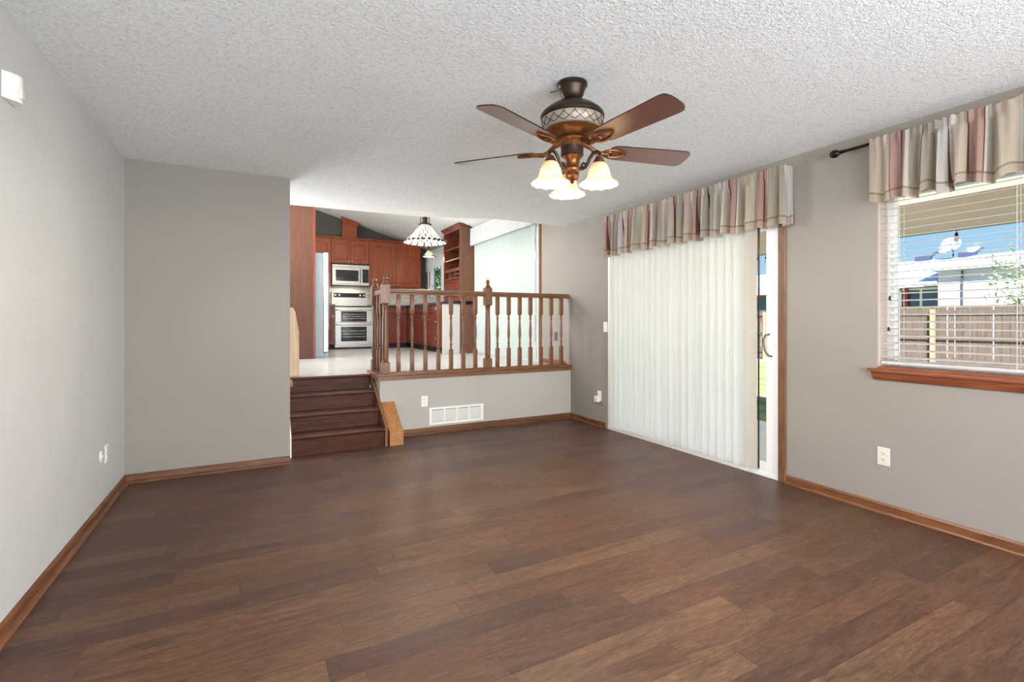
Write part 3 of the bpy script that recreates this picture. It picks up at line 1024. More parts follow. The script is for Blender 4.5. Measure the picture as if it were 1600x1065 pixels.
# small oval plate on the left wall
op = thing('cable_plate', 'small oval white plate just before the left wall outlet', 'wall plate', (XL + .0005, 3.950, .362))
ov = [(3.950 + .030 * cos(2 * pi * k / 20), .362 + .036 * sin(2 * pi * k / 20)) for k in range(20)]
MB().prism(ov, 'x', XL + .0005, XL + .008).build('plate', M['white_plastic'], op, smooth=True, bevel=.002)
MB().prism([(3.950 + .010 * cos(2 * pi * k / 12), .362 + .010 * sin(2 * pi * k / 12)) for k in range(12)], 'x', XL + .008, XL + .014).build('jack', M['ivory_plastic'], op)
# light switch by the blind
sw = thing('light_switch', 'white light switch at the far edge of the vertical blind', 'switch', (XR - .0003, 4.435, 1.15))
MB().box(XR - .006, 4.400, 1.092, XR - .0003, 4.470, 1.208).build('cover_plate', M['white_plastic'], sw, bevel=.002)
MB().box(XR - .012, 4.430, 1.14, XR - .006, 4.440, 1.16).build('toggle', M['white_plastic'], sw)
# corner motion sensor
ms = thing('motion_sensor', 'white curved motion sensor high on the left wall', 'sensor', (XL + .001, 2.63, 2.12))
prof = [(XL + .0005, 2.572), (XL + .0005, 2.686)] + [(XL + .044 * sin(pi * k / 10) * 1.0 + .001, 2.686 - .114 * k / 10) for k in range(1, 10)]
MB().prism(prof, 'z', 2.08, 2.185).build('housing', M['white_plastic'], ms, smooth=True, bevel=.004)
MB().prism([(XL + .030, 2.66), (XL + .030, 2.60), (XL + .049, 2.615), (XL + .050, 2.63), (XL + .047, 2.645)], 'z', 2.095, 2.135).build('lens', M['ivory_plastic'], ms)

# wall register
rg = thing('wall_vent', 'wide white louvred return air vent low on the ledge wall', 'vent', (2.0, YL - .0005, .18))
xa, xb, za, zb = 1.682, 2.326, .088, .275
yv = YL - .0005
m = MB().box(xa, yv - .010, za, xa + .032, yv, zb).box(xb - .032, yv - .010, za, xb, yv, zb).box(xa + .032, yv - .010, za, xb - .032, yv, za + .028).box(xa + .032, yv - .010, zb - .024, xb - .032, yv, zb)
cw = (xb - xa - .064) / 4
for k in (1, 2, 3):
    xm = xa + .032 + cw * k
    m.box(xm - .010, yv - .010, za + .028, xm + .010, yv, zb - .024)
m.build('frame', M['white_metal'], rg, bevel=.002)
m = MB()
z = za + .036
while z < zb - .026:
    m.add([(xa + .03, yv - .009, z - .004), (xb - .03, yv - .009, z - .004), (xb - .03, yv - .0015, z + .003), (xa + .03, yv - .0015, z + .003),
           (xa + .03, yv - .009, z - .0026), (xb - .03, yv - .009, z - .0026), (xb - .03, yv - .0015, z + .0044), (xa + .03, yv - .0015, z + .0044)],
          [[0, 1, 2, 3], [7, 6, 5, 4], [0, 4, 5, 1], [3, 2, 6, 7]])
    z += .0115
m.build('louvres', M['white_metal'], rg)
B(xa + .02, yv - .0012, za + .02, xb - .02, yv - .0004, zb - .02).build('backing', M['dark_hole'], rg)

# ------------------------------------------------------------------ ceiling fan
FX, FY = 1.451, 2.091
fan = thing('ceiling_fan', 'bronze five-blade ceiling fan with three lit glass shades', 'ceiling fan', (FX, FY, H))
FC = Vector((FX, FY, 0))
def fl(prof, name, mat, parent=fan, seg=40, **kw):
    return MB().lathe(prof, FC, seg, **kw).build(name, mat, parent, smooth=True)
fl([(.078, 2.439), (.078, 2.425), (.070, 2.418), (.066, 2.405), (.056, 2.375), (.042, 2.355), (.030, 2.348)], 'canopy', M['bronze_dark'])
fl([(.016, 2.36), (.016, 2.30)], 'downrod', M['bronze_dark'], seg=16)
fl([(.026, 2.352), (.032, 2.346), (.034, 2.335), (.028, 2.325), (.022, 2.315)], 'hanger_collar', M['bronze_dark'])
fl([(.02, 2.335), (.060, 2.334), (.100, 2.325), (.128, 2.308), (.140, 2.297), (.150, 2.290), (.162, 2.276), (.165, 2.266), (.163, 2.256), (.156, 2.250)], 'motor_housing', M['bronze_dark'])
band = fl([(.157, 2.252), (.158, 2.247), (.155, 2.225), (.149, 2.202), (.150, 2.197), (.146, 2.193)], 'motor_band', M['pewter'])
m = MB()
for k in range(18):
    for s in (-1, 1):
        pts = []
        for j in range(9):
            q = j / 8
            ang = 2 * pi * (k + s * (q ** 1.6) * 1.0) / 18
            z = 2.247 - .045 * q
            r = .1565 - .0085 * q * q + .0012
            pts.append(FC + Vector((r * cos(ang), r * sin(ang), z)))
        m.tube(pts, .0016, 5)
m.build('filigree', M['bronze_dark'], band, smooth=True)
fl([(.146, 2.196), (.140, 2.186), (.122, 2.170), (.098, 2.158), (.078, 2.152), (.066, 2.150)], 'motor_bowl', M['bronze'])
fl([(.072, 2.152), (.080, 2.148), (.080, 2.142), (.072, 2.136), (.066, 2.122), (.060, 2.112)], 'flywheel', M['bronze'])
fl([(.060, 2.114), (.058, 2.108), (.058, 2.070), (.052, 2.066)], 'switch_housing', M['bronze_dark'])
kit = fl([(.050, 2.068), (.052, 2.062), (.044, 2.054), (.036, 2.040), (.032, 2.022), (.036, 2.006), (.044, 1.998), (.042, 1.990), (.030, 1.982), (.034, 1.972), (.036, 1.964), (.030, 1.952), (.016, 1.944), (.008, 1.938), (.010, 1.932), (.004, 1.926)], 'light_kit', M['bronze'])
MB().tube([FC + Vector((.0, -.0, 1.93)), FC + Vector((0, 0, 1.885))], .0018, 6).build('pull_chain', M['nickel'], kit)
MB().tube([FC - RGT * .076 - FWD * .0 + Vector((0, 0, 2.405)), FC - RGT * .115 + Vector((0, 0, 2.394))], .003, 6).build('canopy_screw', M['bronze_dark'], fan)

# blades
BR, BT = .205, .665
def blade_outline():
    pts = []
    for k in range(9):      # rounded tip with an S corner
        a = -pi / 2 + pi * k / 8
        pts.append((BT - .045 + .045 * cos(a) ** .7 if cos(a) > 0 else BT - .045, .072 * (abs(sin(a)) ** .75) * (1 if a > 0 else -1)))
    root = [(BR + .05, .062), (BR + .02, .056), (BR, .040), (BR - .004, 0), (BR, -.040), (BR + .02, -.056), (BR + .05, -.062)]
    return pts + root
bo = blade_outline()
n = len(bo)
blm = MB().add([(x, y, .003) for x, y in bo] + [(x, y, -.003) for x, y in bo],
               [list(range(n)), list(range(n, 2 * n))[::-1]] + [[i, i + n, (i + 1) % n + n, (i + 1) % n] for i in range(n)])
def iron_mb():
    m = MB()
    # curved arm from the flywheel to the blade, then a scrolled plate on the blade's underside
    m.tube([(.070, 0, .030), (.10, 0, .018), (.13, 0, -.006), (.16, 0, -.014), (.20, 0, -.010)], [.012, .012, .013, .012, .009], 8)
    for s in (-1, 1):
        m.tube([(.165, 0, -.010), (.185, s * .022, -.009), (.215, s * .034, -.008), (.250, s * .030, -.008), (.285, s * .012, -.008), (.30, s * .002, -.008)], [.009, .008, .007, .0065, .006, .005], 8)
    ring = [(.205 + .016 * cos(2 * pi * k / 12), .016 * sin(2 * pi * k / 12), -.010) for k in range(12)]
    m.tube(ring, .005, 6, closed=True)
    return m
irm = iron_mb()
F_ang = math.atan2(FWD.y, FWD.x)
mesh_b = mesh_i = None
for k in range(5):
    cam_ang = radians(3.6 + 72 * k)
    yaw = F_ang - cam_ang
    MAT = Matrix.Rotation(yaw, 4, 'Z') @ Matrix.Rotation(radians(-13), 4, 'X')
    if mesh_b is None:
        bo_ = MB(); bo_.v, bo_.f = blm.v, blm.f
        ob = bo_.build('blade', M['blade'], fan, origin=(0, 0, 0), local=True)
        oi = MB(); oi.v, oi.f = irm.v, irm.f
        oi = oi.build('blade_iron', M['bronze'], ob, origin=(0, 0, 0), local=True, smooth=True)
        mesh_b, mesh_i = ob, oi
    else:
        ob = mesh_b.copy(); COL.objects.link(ob); ob.parent = fan
        oi = mesh_i.copy(); COL.objects.link(oi); oi.parent = ob
    if k == 0:      # dark edging round each blade
        ob.data.materials.append(M['bronze_dark'])
        for pl_ in ob.data.polygons[2:]:
            pl_.material_index = 1
    ob.location = (0, 0, 2.105 - H)
    ob.rotation_euler = MAT.to_euler()

# three arms with shades
sh_prof = [(.022, 2.012), (.030, 2.008), (.041, 1.995), (.049, 1.975), (.053, 1.955), (.057, 1.940), (.063, 1.928), (.074, 1.916), (.088, 1.908), (.096, 1.902)]
shade_first = None
for k, ca in enumerate((-4, 116, -124)):
    yaw = F_ang - radians(ca)
    u = Vector((cos(yaw), sin(yaw), 0))
    RS = .142
    P = lambda r, z: FC + u * r + Vector((0, 0, z))
    arm = MB()
    arm.tube([P(.040, 2.000), P(.055, 1.994), P(.070, 2.000), P(.082, 2.018), P(.094, 2.044), P(.112, 2.066), P(.130, 2.072), P(.145, 2.064), P(.150, 2.048), P(RS, 2.034), P(.130, 2.036), P(.128, 2.048)],
             [.008, .008, .008, .008, .0085, .009, .009, .009, .008, .007, .006, .004], 10)
    arm.tube([P(.058, 2.000), P(.050, 2.012), P(.058, 2.024), P(.070, 2.020), P(.068, 2.010)], [.007, .007, .007, .006, .005], 8)
    a_o = arm.build('light_arm', M['bronze_dark'], fan, smooth=True)
    cc = FC + u * RS
    MB().lathe([(.010, 2.045), (.020, 2.036), (.027, 2.022), (.030, 2.012), (.026, 2.008)], cc, 20).build('shade_fitter', M['bronze'], a_o, smooth=True)
    def wob(r, z, a, f):
        q = max(0, (f - .55) / .45)
        return r * (1 + .022 * q * cos(12 * a)), z + .0025 * q * cos(12 * a)
    s_o = MB().lathe(sh_prof, cc, 60, cap=False, wob=wob).build('glass_shade', M['lamp_glass'], fan, origin=tuple(cc + Vector((0, 0, 1.95))), smooth=True)
    sm = s_o.modifiers.new('thickness', 'SOLIDIFY'); sm.thickness = .003
    MB().lathe([(.0, 2.0), (.012, 1.995), (.015, 1.975), (.025, 1.950), (.026, 1.935), (.018, 1.922), (0, 1.917)], cc, 16, cap=False).build('bulb', M['bulb'], s_o, smooth=True)
    light('fan_bulb_light', 'POINT', tuple(cc + Vector((0, 0, 1.902))), 40.0, (1, .90, .77), shadow_soft_size=.03)

# ------------------------------------------------------------------ kitchen joinery helpers
def door_mb(w, h, arch=True, t_=.02, fr=.058):
    """raised-panel door, local x 0..w, z 0..h, back at y=0, front at y=-t_"""
    Mn = 12
    def ring(ins, rise):
        x0_, x1_ = ins, w - ins
        zb_, zt_ = ins, h - ins - rise
        pts = [(x0_, zb_), (x1_, zb_)]
        for k in range(Mn):
            q = k / (Mn - 1)
            x = x1_ + (x0_ - x1_) * q
            pts.append((x, zt_ + rise * sin(pi * q) ** .8))
        return pts
    rise = min(.05, w * .14) if arch else 0.0
    outer = [(0, 0), (w, 0)] + [(w + (0 - w) * k / (Mn - 1), h) for k in range(Mn)]
    rings = [(outer, 0), (outer, -t_), (ring(fr, rise), -t_), (ring(fr + .006, rise), -t_ + .009), (ring(fr + .018, rise), -t_ + .009), (ring(fr + .038, rise * .95), -t_ + .001)]
    m = MB()
    n_ = len(outer)
    vs_, fs = [], []
    for pts, y in rings:
        vs_ += [(x, y, z) for x, z in pts]
    for j in range(len(rings) - 1):
        for i in range(n_):
            fs.append([j * n_ + i, j * n_ + (i + 1) % n_, (j + 1) * n_ + (i + 1) % n_, (j + 1) * n_ + i])
    fs.append([(len(rings) - 1) * n_ + i for i in range(n_)])
    fs.append(list(range(n_))[::-1])
    return m.add(vs_, fs)

def put_front(mb, facing, at):
    ang = {'-y': 0, '-x': -pi / 2}[facing]
    return mb.xf(Matrix.Translation(Vector(at)) @ Matrix.Rotation(ang, 4, 'Z'))
def knob_mb(p, facing):
    m = MB().lathe([(.006, 0), (.006, .012), (.014, .018), (.015, .024), (.010, .030), (0, .031)], seg=12, cap=False)
    rot = Matrix.Rotation(pi / 2, 4, 'X')
    if facing == '-x': rot = Matrix.Rotation(-pi / 2, 4, 'Y')
    return m.xf(Matrix.Translation(Vector(p)) @ rot)

# ---- upper cabinets on the back wall (front plane y = 10.75)
YU = 10.75
def upper(x0_, x1_, z0_, z1_, ndoors, label, knobs=True, mat='cherry'):
    t_ = thing('wall_cabinet', label, 'cabinet', ((x0_ + x1_) / 2, YU, z0_), 'cherry wall cabinets on the kitchen back wall')
    B(x0_, YU, z0_, x1_, YK - .002, z1_).build('body', M[mat], t_)
    w = (x1_ - x0_) / ndoors
    for k in range(ndoors):
        g = .004
        d = put_front(door_mb(w - 2 * g, z1_ - z0_ - .03), '-y', (x0_ + k * w + g, YU - .001, z0_ + .012)).build('door', M[mat], t_, bevel=.002)
        if knobs:
            kx = x0_ + k * w + (w - .035 if (k == 0) else .035)
            knob_mb((kx, YU - .021, z0_ + .055), '-y').build('knob', M['nickel'], d, smooth=True)
    # crown
    return t_
ZU = 2.93
upper(.86, 1.42, 1.96, ZU, 1, 'cherry cabinet with arched door partly behind the refrigerator', False)
upper(1.425, 2.185, 2.42, ZU, 2, 'short cherry cabinet with two arched doors above the microwave')
upper(2.19, 3.33, 1.95, ZU, 2, 'tall cherry cabinet with two arched doors right of the microwave')
o = MB().prism([(YU - .03, ZU), (YU - .05, ZU + .03), (YU - .045, ZU + .04), (YU + .06, ZU + .04), (YU + .06, ZU)], 'x', .86, 3.20).build('crown_moulding', M['cherry'])
tag(o, 'dark cherry crown moulding running along the wall cabinet tops', 'moulding')
dc = thing('duct_cover', 'cherry box above the microwave cabinet reaching the sloped ceiling', 'duct cover', (1.8, 10.9, ZU + .042))
m = MB().prism([(1.66, ZU + .042), (1.96, ZU + .042), (1.96, zk(1.96) - .005), (1.66, zk(1.66) - .005)], 'y', 10.85, YK - .004)
m.build('box_panel', M['cherry'], dc)
MB().prism([(1.635, zk(1.635) - .105), (1.985, zk(1.985) - .105), (1.985, zk(1.985) - .006), (1.635, zk(1.635) - .006)], 'y', 10.82, 10.85).build('top_trim', M['cherry'], dc, bevel=.006)

# ---- microwave
mw = thing('microwave', 'stainless over-the-range microwave below the short cabinet', 'microwave', (1.81, 10.7, 1.965))
x0_, x1_, z0_, z1_ = 1.432, 2.182, 1.965, 2.395
B(x0_, 10.69, z0_, x1_, YK - .01, z1_).build('body', M['steel'], mw, bevel=.006)
dr = B(x0_ + .004, 10.665, z0_ + .03, 2.02, 10.69, z1_ - .06).build('door', M['steel'], mw, bevel=.005)
B(1.50, 10.655, z0_ + .085, 1.955, 10.665, z1_ - .115).build('window', M['black_glass'], dr, bevel=.003)
MB().tube([(1.99, 10.655, z0_ + .06), (1.99, 10.632, z0_ + .09), (1.99, 10.632, z1_ - .12), (1.99, 10.655, z1_ - .09)], .009, 8).build('handle', M['steel'], dr, smooth=True)
cp = B(2.04, 10.672, z0_ + .06, x1_ - .012, 10.69, z1_ - .085).build('control_panel', M['black_glass'], mw, bevel=.003)
B(x0_ + .01, 10.665, z1_ - .05, x1_ - .01, 10.69, z1_ - .012).build('vent_strip', M['steel'], mw)
B(x0_ + .02, 10.70, z0_ - .02, x1_ - .02, 11.0, z0_).build('underside', M['black_metal'], mw)
light('microwave_hood_light', 'AREA', (1.8, 10.88, 1.93), 3.0, (1, .86, .66), shape='RECTANGLE', size=.4, size_y=.1)

# backsplash behind the range (part of the wall)
struct('wall_backsplash', MB().box(.9, YK - .008, 1.5, XR - .001, YK - .001, 1.975).box(XR - .008, 8.95, 1.5, XR - .001, YK - .008, 1.71),
       M['mosaic'], 'pale mosaic tile backsplash behind the range', 'backsplash')

# ---- range
YF = 10.45
rgx0, rgx1 = 1.455, 2.195
ra = thing('range', 'stainless double-oven range with black cooktop', 'range', (1.825, YF, K))
B(rgx0, YF + .03, K + .04, rgx1, YK - .03, 1.50).build('body', M['steel'], ra)
B(rgx0, YF + .005, 1.50, rgx1, YK - .03, 1.53).build('cooktop', M['black_glass'], ra, bevel=.004)
B(rgx0 + .02, YF + .06, K + .001, rgx1 - .02, YK - .1, K + .04).build('kick_base', M['black_metal'], ra)
def oven_door(z0_, z1_, wz0, wz1):
    d = B(rgx0 + .004, YF - .005, z0_, rgx1 - .004, YF + .03, z1_).build('oven_door', M['steel'], ra, bevel=.006)
    B(1.57, YF - .009, wz0, 2.08, YF - .005, wz1).build('oven_window', M['black_glass'], d, bevel=.002)
    MB().tube([(rgx0 + .03, YF - .005, z1_ - .035), (rgx0 + .05, YF - .04, z1_ - .032), (rgx1 - .05, YF - .04, z1_ - .032), (rgx1 - .03, YF - .005, z1_ - .035)], .012, 8).build('handle', M['steel'], d, smooth=True)
    # rack seen through the window
    r_ = MB()
    for k in range(3):
        z = wz0 + (wz1 - wz0) * (.3 + .2 * k)
        r_.box(1.60, YF - .0105, z, 2.05, YF - .0092, z + .004)
    r_.build('oven_rack', M['nickel'], d)
oven_door(K + .075, 1.175, .80, 1.10)
oven_door(1.185, 1.475, 1.20, 1.415)
bg = B(rgx0, YK - .14, 1.53, rgx1, YK - .03, 1.83).build('backguard', M['steel'], ra, bevel=.006)
B(rgx0 + .04, YK - .145, 1.72, rgx1 - .04, YK - .14, 1.815).build('control_panel', M['black_glass'], bg)
for kx in (1.53, 1.61, 2.04, 2.12):
    MB().lathe([(.022, 0), (.020, .016), (0, .018)], seg=14, cap=False).xf(Matrix.Translation((kx, YK - .145, 1.768)) @ Matrix.Rotation(pi / 2, 4, 'X')).build('control_knob', M['steel'], bg, smooth=True)

# ---- base cabinets
def base_back(x0_, x1_, label, knobs=True):
    t_ = thing('base_cabinet', label, 'cabinet', ((x0_ + x1_) / 2, YF, K), 'cherry base cabinets below the black counter')
    B(x0_, YF + .02, K + .10, x1_, YK - .01, 1.515).build('body', M['cherry_dark'], t_)
    B(x0_, YF + .08, K + .001, x1_, YK - .05, K + .10).build('toe_kick', M['dark_hole'], t_)
    w = x1_ - x0_
    d = put_front(door_mb(w - .012, .60, True, .02, min(.055, w * .22)), '-y', (x0_ + .006, YF + .019, K + .115)).build('door', M['cherry_dark'], t_)
    if knobs: knob_mb((x1_ - .035, YF - .002, K + .67), '-y').build('knob', M['nickel'], d, smooth=True)
    dw = B(x0_ + .006, YF, K + .73, x1_ - .006, YF + .019, 1.50).build('drawer', M['cherry_dark'], t_, bevel=.004)
base_back(1.16, 1.448, 'narrow cherry base cabinet left of the range')
base_back(2.202, 2.93, 'cherry base cabinet right of the range in the corner', False)
XF = 2.93
def base_side(y0_, y1_, label, kind):
    t_ = thing('base_cabinet', label, 'cabinet', (XF, (y0_ + y1_) / 2, K), 'cherry base cabinets below the black counter')
    B(XF + .02, y0_, K + .10, XR - .01, y1_, 1.515).build('body', M['cherry_dark'], t_)
    B(XF + .08, y0_, K + .001, XR - .05, y1_, K + .10).build('toe_kick', M['dark_hole'], t_)
    w = y1_ - y0_
    if kind == 'door':
        n_ = 2 if w > .7 else 1
        ww = w / n_
        for k in range(n_):
            d = put_front(door_mb(ww - .012, .60), '-x', (XF + .019, y1_ - k * ww - .006, K + .115)).build('door', M['cherry_dark'], t_)
            ky = y1_ - k * ww - (ww - .04 if k == 0 else .04)
            knob_mb((XF - .002, ky, K + .67), '-x').build('knob', M['nickel'], d, smooth=True)
        zs = [(K + .73, 1.50)]
    else:
        zs = [(K + .115, K + .40), (K + .41, K + .715), (K + .73, 1.50)]
    for a_, b_ in zs:
        dw = B(XF, y0_ + .006, a_, XF + .019, y1_ - .006, b_).build('drawer', M['cherry_dark'], t_, bevel=.004)
        knob_mb((XF - .001, (y0_ + y1_) / 2, (a_ + b_) / 2), '-x').build('knob', M['nickel'], dw, smooth=True)
base_side(9.62, 10.43, 'cherry base cabinet with doors on the window side near the corner', 'door')
base_side(8.80, 9.615, 'cherry base cabinet with doors below the kitchen window', 'door')
base_side(8.175, 8.795, 'cherry cabinet with drawer stack at the counter end', 'drawers')
M['grey_panel'] = plain('light_grey_panel_paint', srgb(196, 192, 187), 0.5, 0, 0.01)
o = B(XF - .01, 8.13, K + .001, 3.235, 8.174, 1.515).build('end_panel', M['grey_panel'], None)
tag(o, 'light grey end panel closing the window side cabinets', 'panel')
o = B(1.155, YF - .02, 1.516, 1.449, YK - .012, 1.555).build('countertop', M['granite'])
tag(o, 'short black granite countertop between refrigerator and range', 'countertop')
m = MB().box(2.20, YF - .02, 1.516, XR - .012, YK - .012, 1.555).box(XF - .02, 8.11, 1.516, 3.23, YF - .02, 1.555).box(3.23, 9.02, 1.516, XR - .012, YF - .02, 1.555)
tag(m.build('countertop', M['granite']), 'long black granite countertop right of the range and under the window', 'countertop')

# faucet
fc = thing('faucet', 'chrome gooseneck faucet under the kitchen window', 'faucet', (3.40, 9.80, 1.556))
pts = [(3.40, 9.80, 1.556)] + [(3.40, 9.80, 1.556 + .30)] + [(3.40 - .09 + .09 * cos(pi * k / 8), 9.80, 1.856 + .09 * sin(pi * k / 8)) for k in range(1, 9)] + [(3.22, 9.80, 1.80)]
MB().tube(pts, .012, 10).build('spout', M['chrome'], fc, smooth=True)
MB().lathe([(.028, 0), (.028, .02), (.02, .04), (.018, .05)], (3.40, 9.80, 1.556), 16).build('base', M['chrome'], fc, smooth=True)
MB().tube([(3.40, 9.82, 1.60), (3.40, 9.90, 1.66)], .007, 8).build('lever', M['chrome'], fc)

# ---- refrigerator with tall end panel
o = thing('tall_end_panel', 'tall cherry panel beside the refrigerator at the kitchen entry', 'panel', (.3, 8.1, K))
B(-.30, 8.05, K + .001, .80, 8.085, zk(.80) - .02).build('panel_face', M['entry_panel'], o)
B(.80, 8.04, K + .001, .835, 8.10, zk(.835) - .02).build('edge_stile', M['cherry_dark'], o)
fr = thing('refrigerator', 'stainless refrigerator standing behind the tall cherry panel', 'refrigerator', (.4, 8.6, K))
B(.0, 8.12, K + .03, .955, 9.03, 2.27).build('body', M['steel_side'], fr, bevel=.004)
for ya, yb in ((8.125, 8.50), (8.51, 9.025)):
    d = B(.96, ya, K + .09, 1.035, yb, 2.285).build('door', M['steel'], fr, bevel=.008)
    yy = yb - .06 if yb < 8.6 else ya + .06
    MB().tube([(1.035, yy, 1.05), (1.075, yy, 1.09), (1.075, yy, 2.0), (1.035, yy, 2.04)], .012, 8).build('handle', M['steel'], d, smooth=True)
B(.02, 8.13, K + .001, 1.03, 9.02, K + .08).build('kick_grille', M['steel_side'], fr)

# ---- tall open shelf cabinet on the window wall
bc = thing('shelf_cabinet', 'tall dark cherry shelf cabinet between the two kitchen blinds', 'cabinet', (3.4, 8.5, K))
Xs = 3.24
y0_, y1_ = 8.13, 8.98
zt = zk(Xs) - .06
B(Xs, y0_ + .001, 1.57, XR - .003, y0_ + .03, zt).build('side_panel', M['cherry_panel'], bc)
B(Xs, y1_ - .03, 1.57, XR - .003, y1_, zt).build('side_panel', M['cherry_dark'], bc)
B(3.245, 8.14, K + .001, XR - .003, 8.17, 1.50).build('side_panel', M['cherry_panel'], bc)
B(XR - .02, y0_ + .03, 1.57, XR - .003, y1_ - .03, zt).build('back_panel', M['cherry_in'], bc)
for z in (2.16, 2.335, 2.54):
    B(Xs + .01, y0_ + .03, z, XR - .02, y1_ - .03, z + .022).build('shelf', M['cherry_panel'], bc)
B(Xs, y0_ + .03, zt - .05, XR - .02, y1_ - .03, zt).build('top_rail', M['cherry_panel'], bc)
m = MB().box(Xs, y0_ + .03, 2.125, Xs + .02, y1_ - .03, 2.16).box(Xs, y0_ + .03, 1.985, Xs + .02, y1_ - .03, 2.01)
for k in (1, 2):
    yy = y0_ + .03 + (y1_ - y0_ - .06) * k / 3
    m.box(Xs, yy - .012, 2.01, XR - .03, yy + .012, 2.125)
yy = y0_ + .03 + (y1_ - y0_ - .06) / 3
m.box(Xs, y0_ + .03, 2.055, XR - .03, yy - .012, 2.075)
m.build('cubby_rack', M['cherry_panel'], bc)
B(Xs + .01, y0_ + .03, 1.985, XR - .02, y1_ - .03, 2.0).build('shelf', M['cherry_panel'], bc)
put_front(door_mb(y1_ - y0_ - .06, .40, False), '-x', (Xs + .021, y1_ - .03, 1.575)).build('door', M['cherry_dark'], bc)
MB().prism([(Xs - .05, zt + .045), (Xs - .05, zt + .035), (Xs - .01, zt), (XR - .003, zt), (XR - .003, zt + .045)], 'y', y0_ - .03, y1_ + .03).build('crown', M['cherry_dark'], bc)

# ------------------------------------------------------------------ kitchen window, its valance and the kitchen sliding door
w2 = sroot('window_2', 'white framed kitchen window above the counter', 'window', (XR, 10.0, 1.72))
a, b, z0, z1 = HOLES[3]
xa, xb = XR + .02, XR + .10
m = MB().box(xa, a, z0, xb, a + .06, z1).box(xa, b - .06, z0, xb, b, z1).box(xa, a + .06, z0, xb, b - .06, z0 + .06).box(xa, a + .06, z1 - .06, xb, b - .06, z1).box(xa, 9.94, z0 + .06, xb, 10.05, z1 - .06)
m.box(XR - .015, b, z0 - .05, XR - .001, b + .07, z1 + .05).box(XR - .015, a - .07, z0 - .05, XR - .001, a, z1 + .05)
m.build('window_frame', M['vinyl'], w2, bevel=.003)
B(xa + .04, a + .055, z0 + .055, xa + .045, b - .055, z1 - .055).build('glass_pane', M['glass'], w2)
valance('kitchen_valance', 'white sheer valance over the kitchen window', 'valance', [(XR - .03, 10.95), (XR - .03, 9.15)], 2.78, 2.36, M['sheer'], 9, amp=.016, nper=60, rows=8, sag=.03)

d2 = sroot('door_2', 'white kitchen sliding door behind pale vertical blinds', 'door', (XR, 7.0, K))
a, b, z0, z1 = HOLES[2]
m = MB().box(XR + .002, a, z0, XR + .10, a + .05, z1).box(XR + .002, b - .05, z0, XR + .10, b, z1).box(XR + .002, a + .05, z1 - .05, XR + .10, b - .05, z1).box(XR + .002, a + .05, z0, XR + .10, b - .05, z0 + .05)
m.build('door_frame', M['vinyl'], d2)
panel(XR + .012, XR + .045, a + .051, 7.05, z0 + .05, z1 - .05, .075, d2)
panel(XR + .055, XR + .088, 6.95, b - .051, z0 + .05, z1 - .05, .075, d2)
struct('trim_4', B(XR - .014, a - .055, K, XR, a - .001, z1 + .05), M['base_z'], 'dark wooden casing at the kitchen sliding door', 'trim')
kb = thing('vertical_blind', 'pale greenish vertical blind over the kitchen sliding door', 'blind', (3.49, 7.1, 2.68))
B(3.463, 5.95, 2.665, 3.533, 8.07, 2.71).build('headrail', M['vinyl'], kb)
random.seed(4)
for i in range(27):
    vane(8.02 - i * .0775, -radians(10 + random.uniform(-6, 6)), K + .03, 2.665, mat=M['kvane'], parent=kb)
valance('kitchen_door_valance', 'plain white valance above the kitchen blind', 'valance',
        [(XR - .004, 8.10), (3.42, 8.10), (3.42, 5.93), (XR - .004, 5.93)], 2.86, 2.56, M['sheer'], 21, amp=.008, nper=50, rows=8, sag=.006)

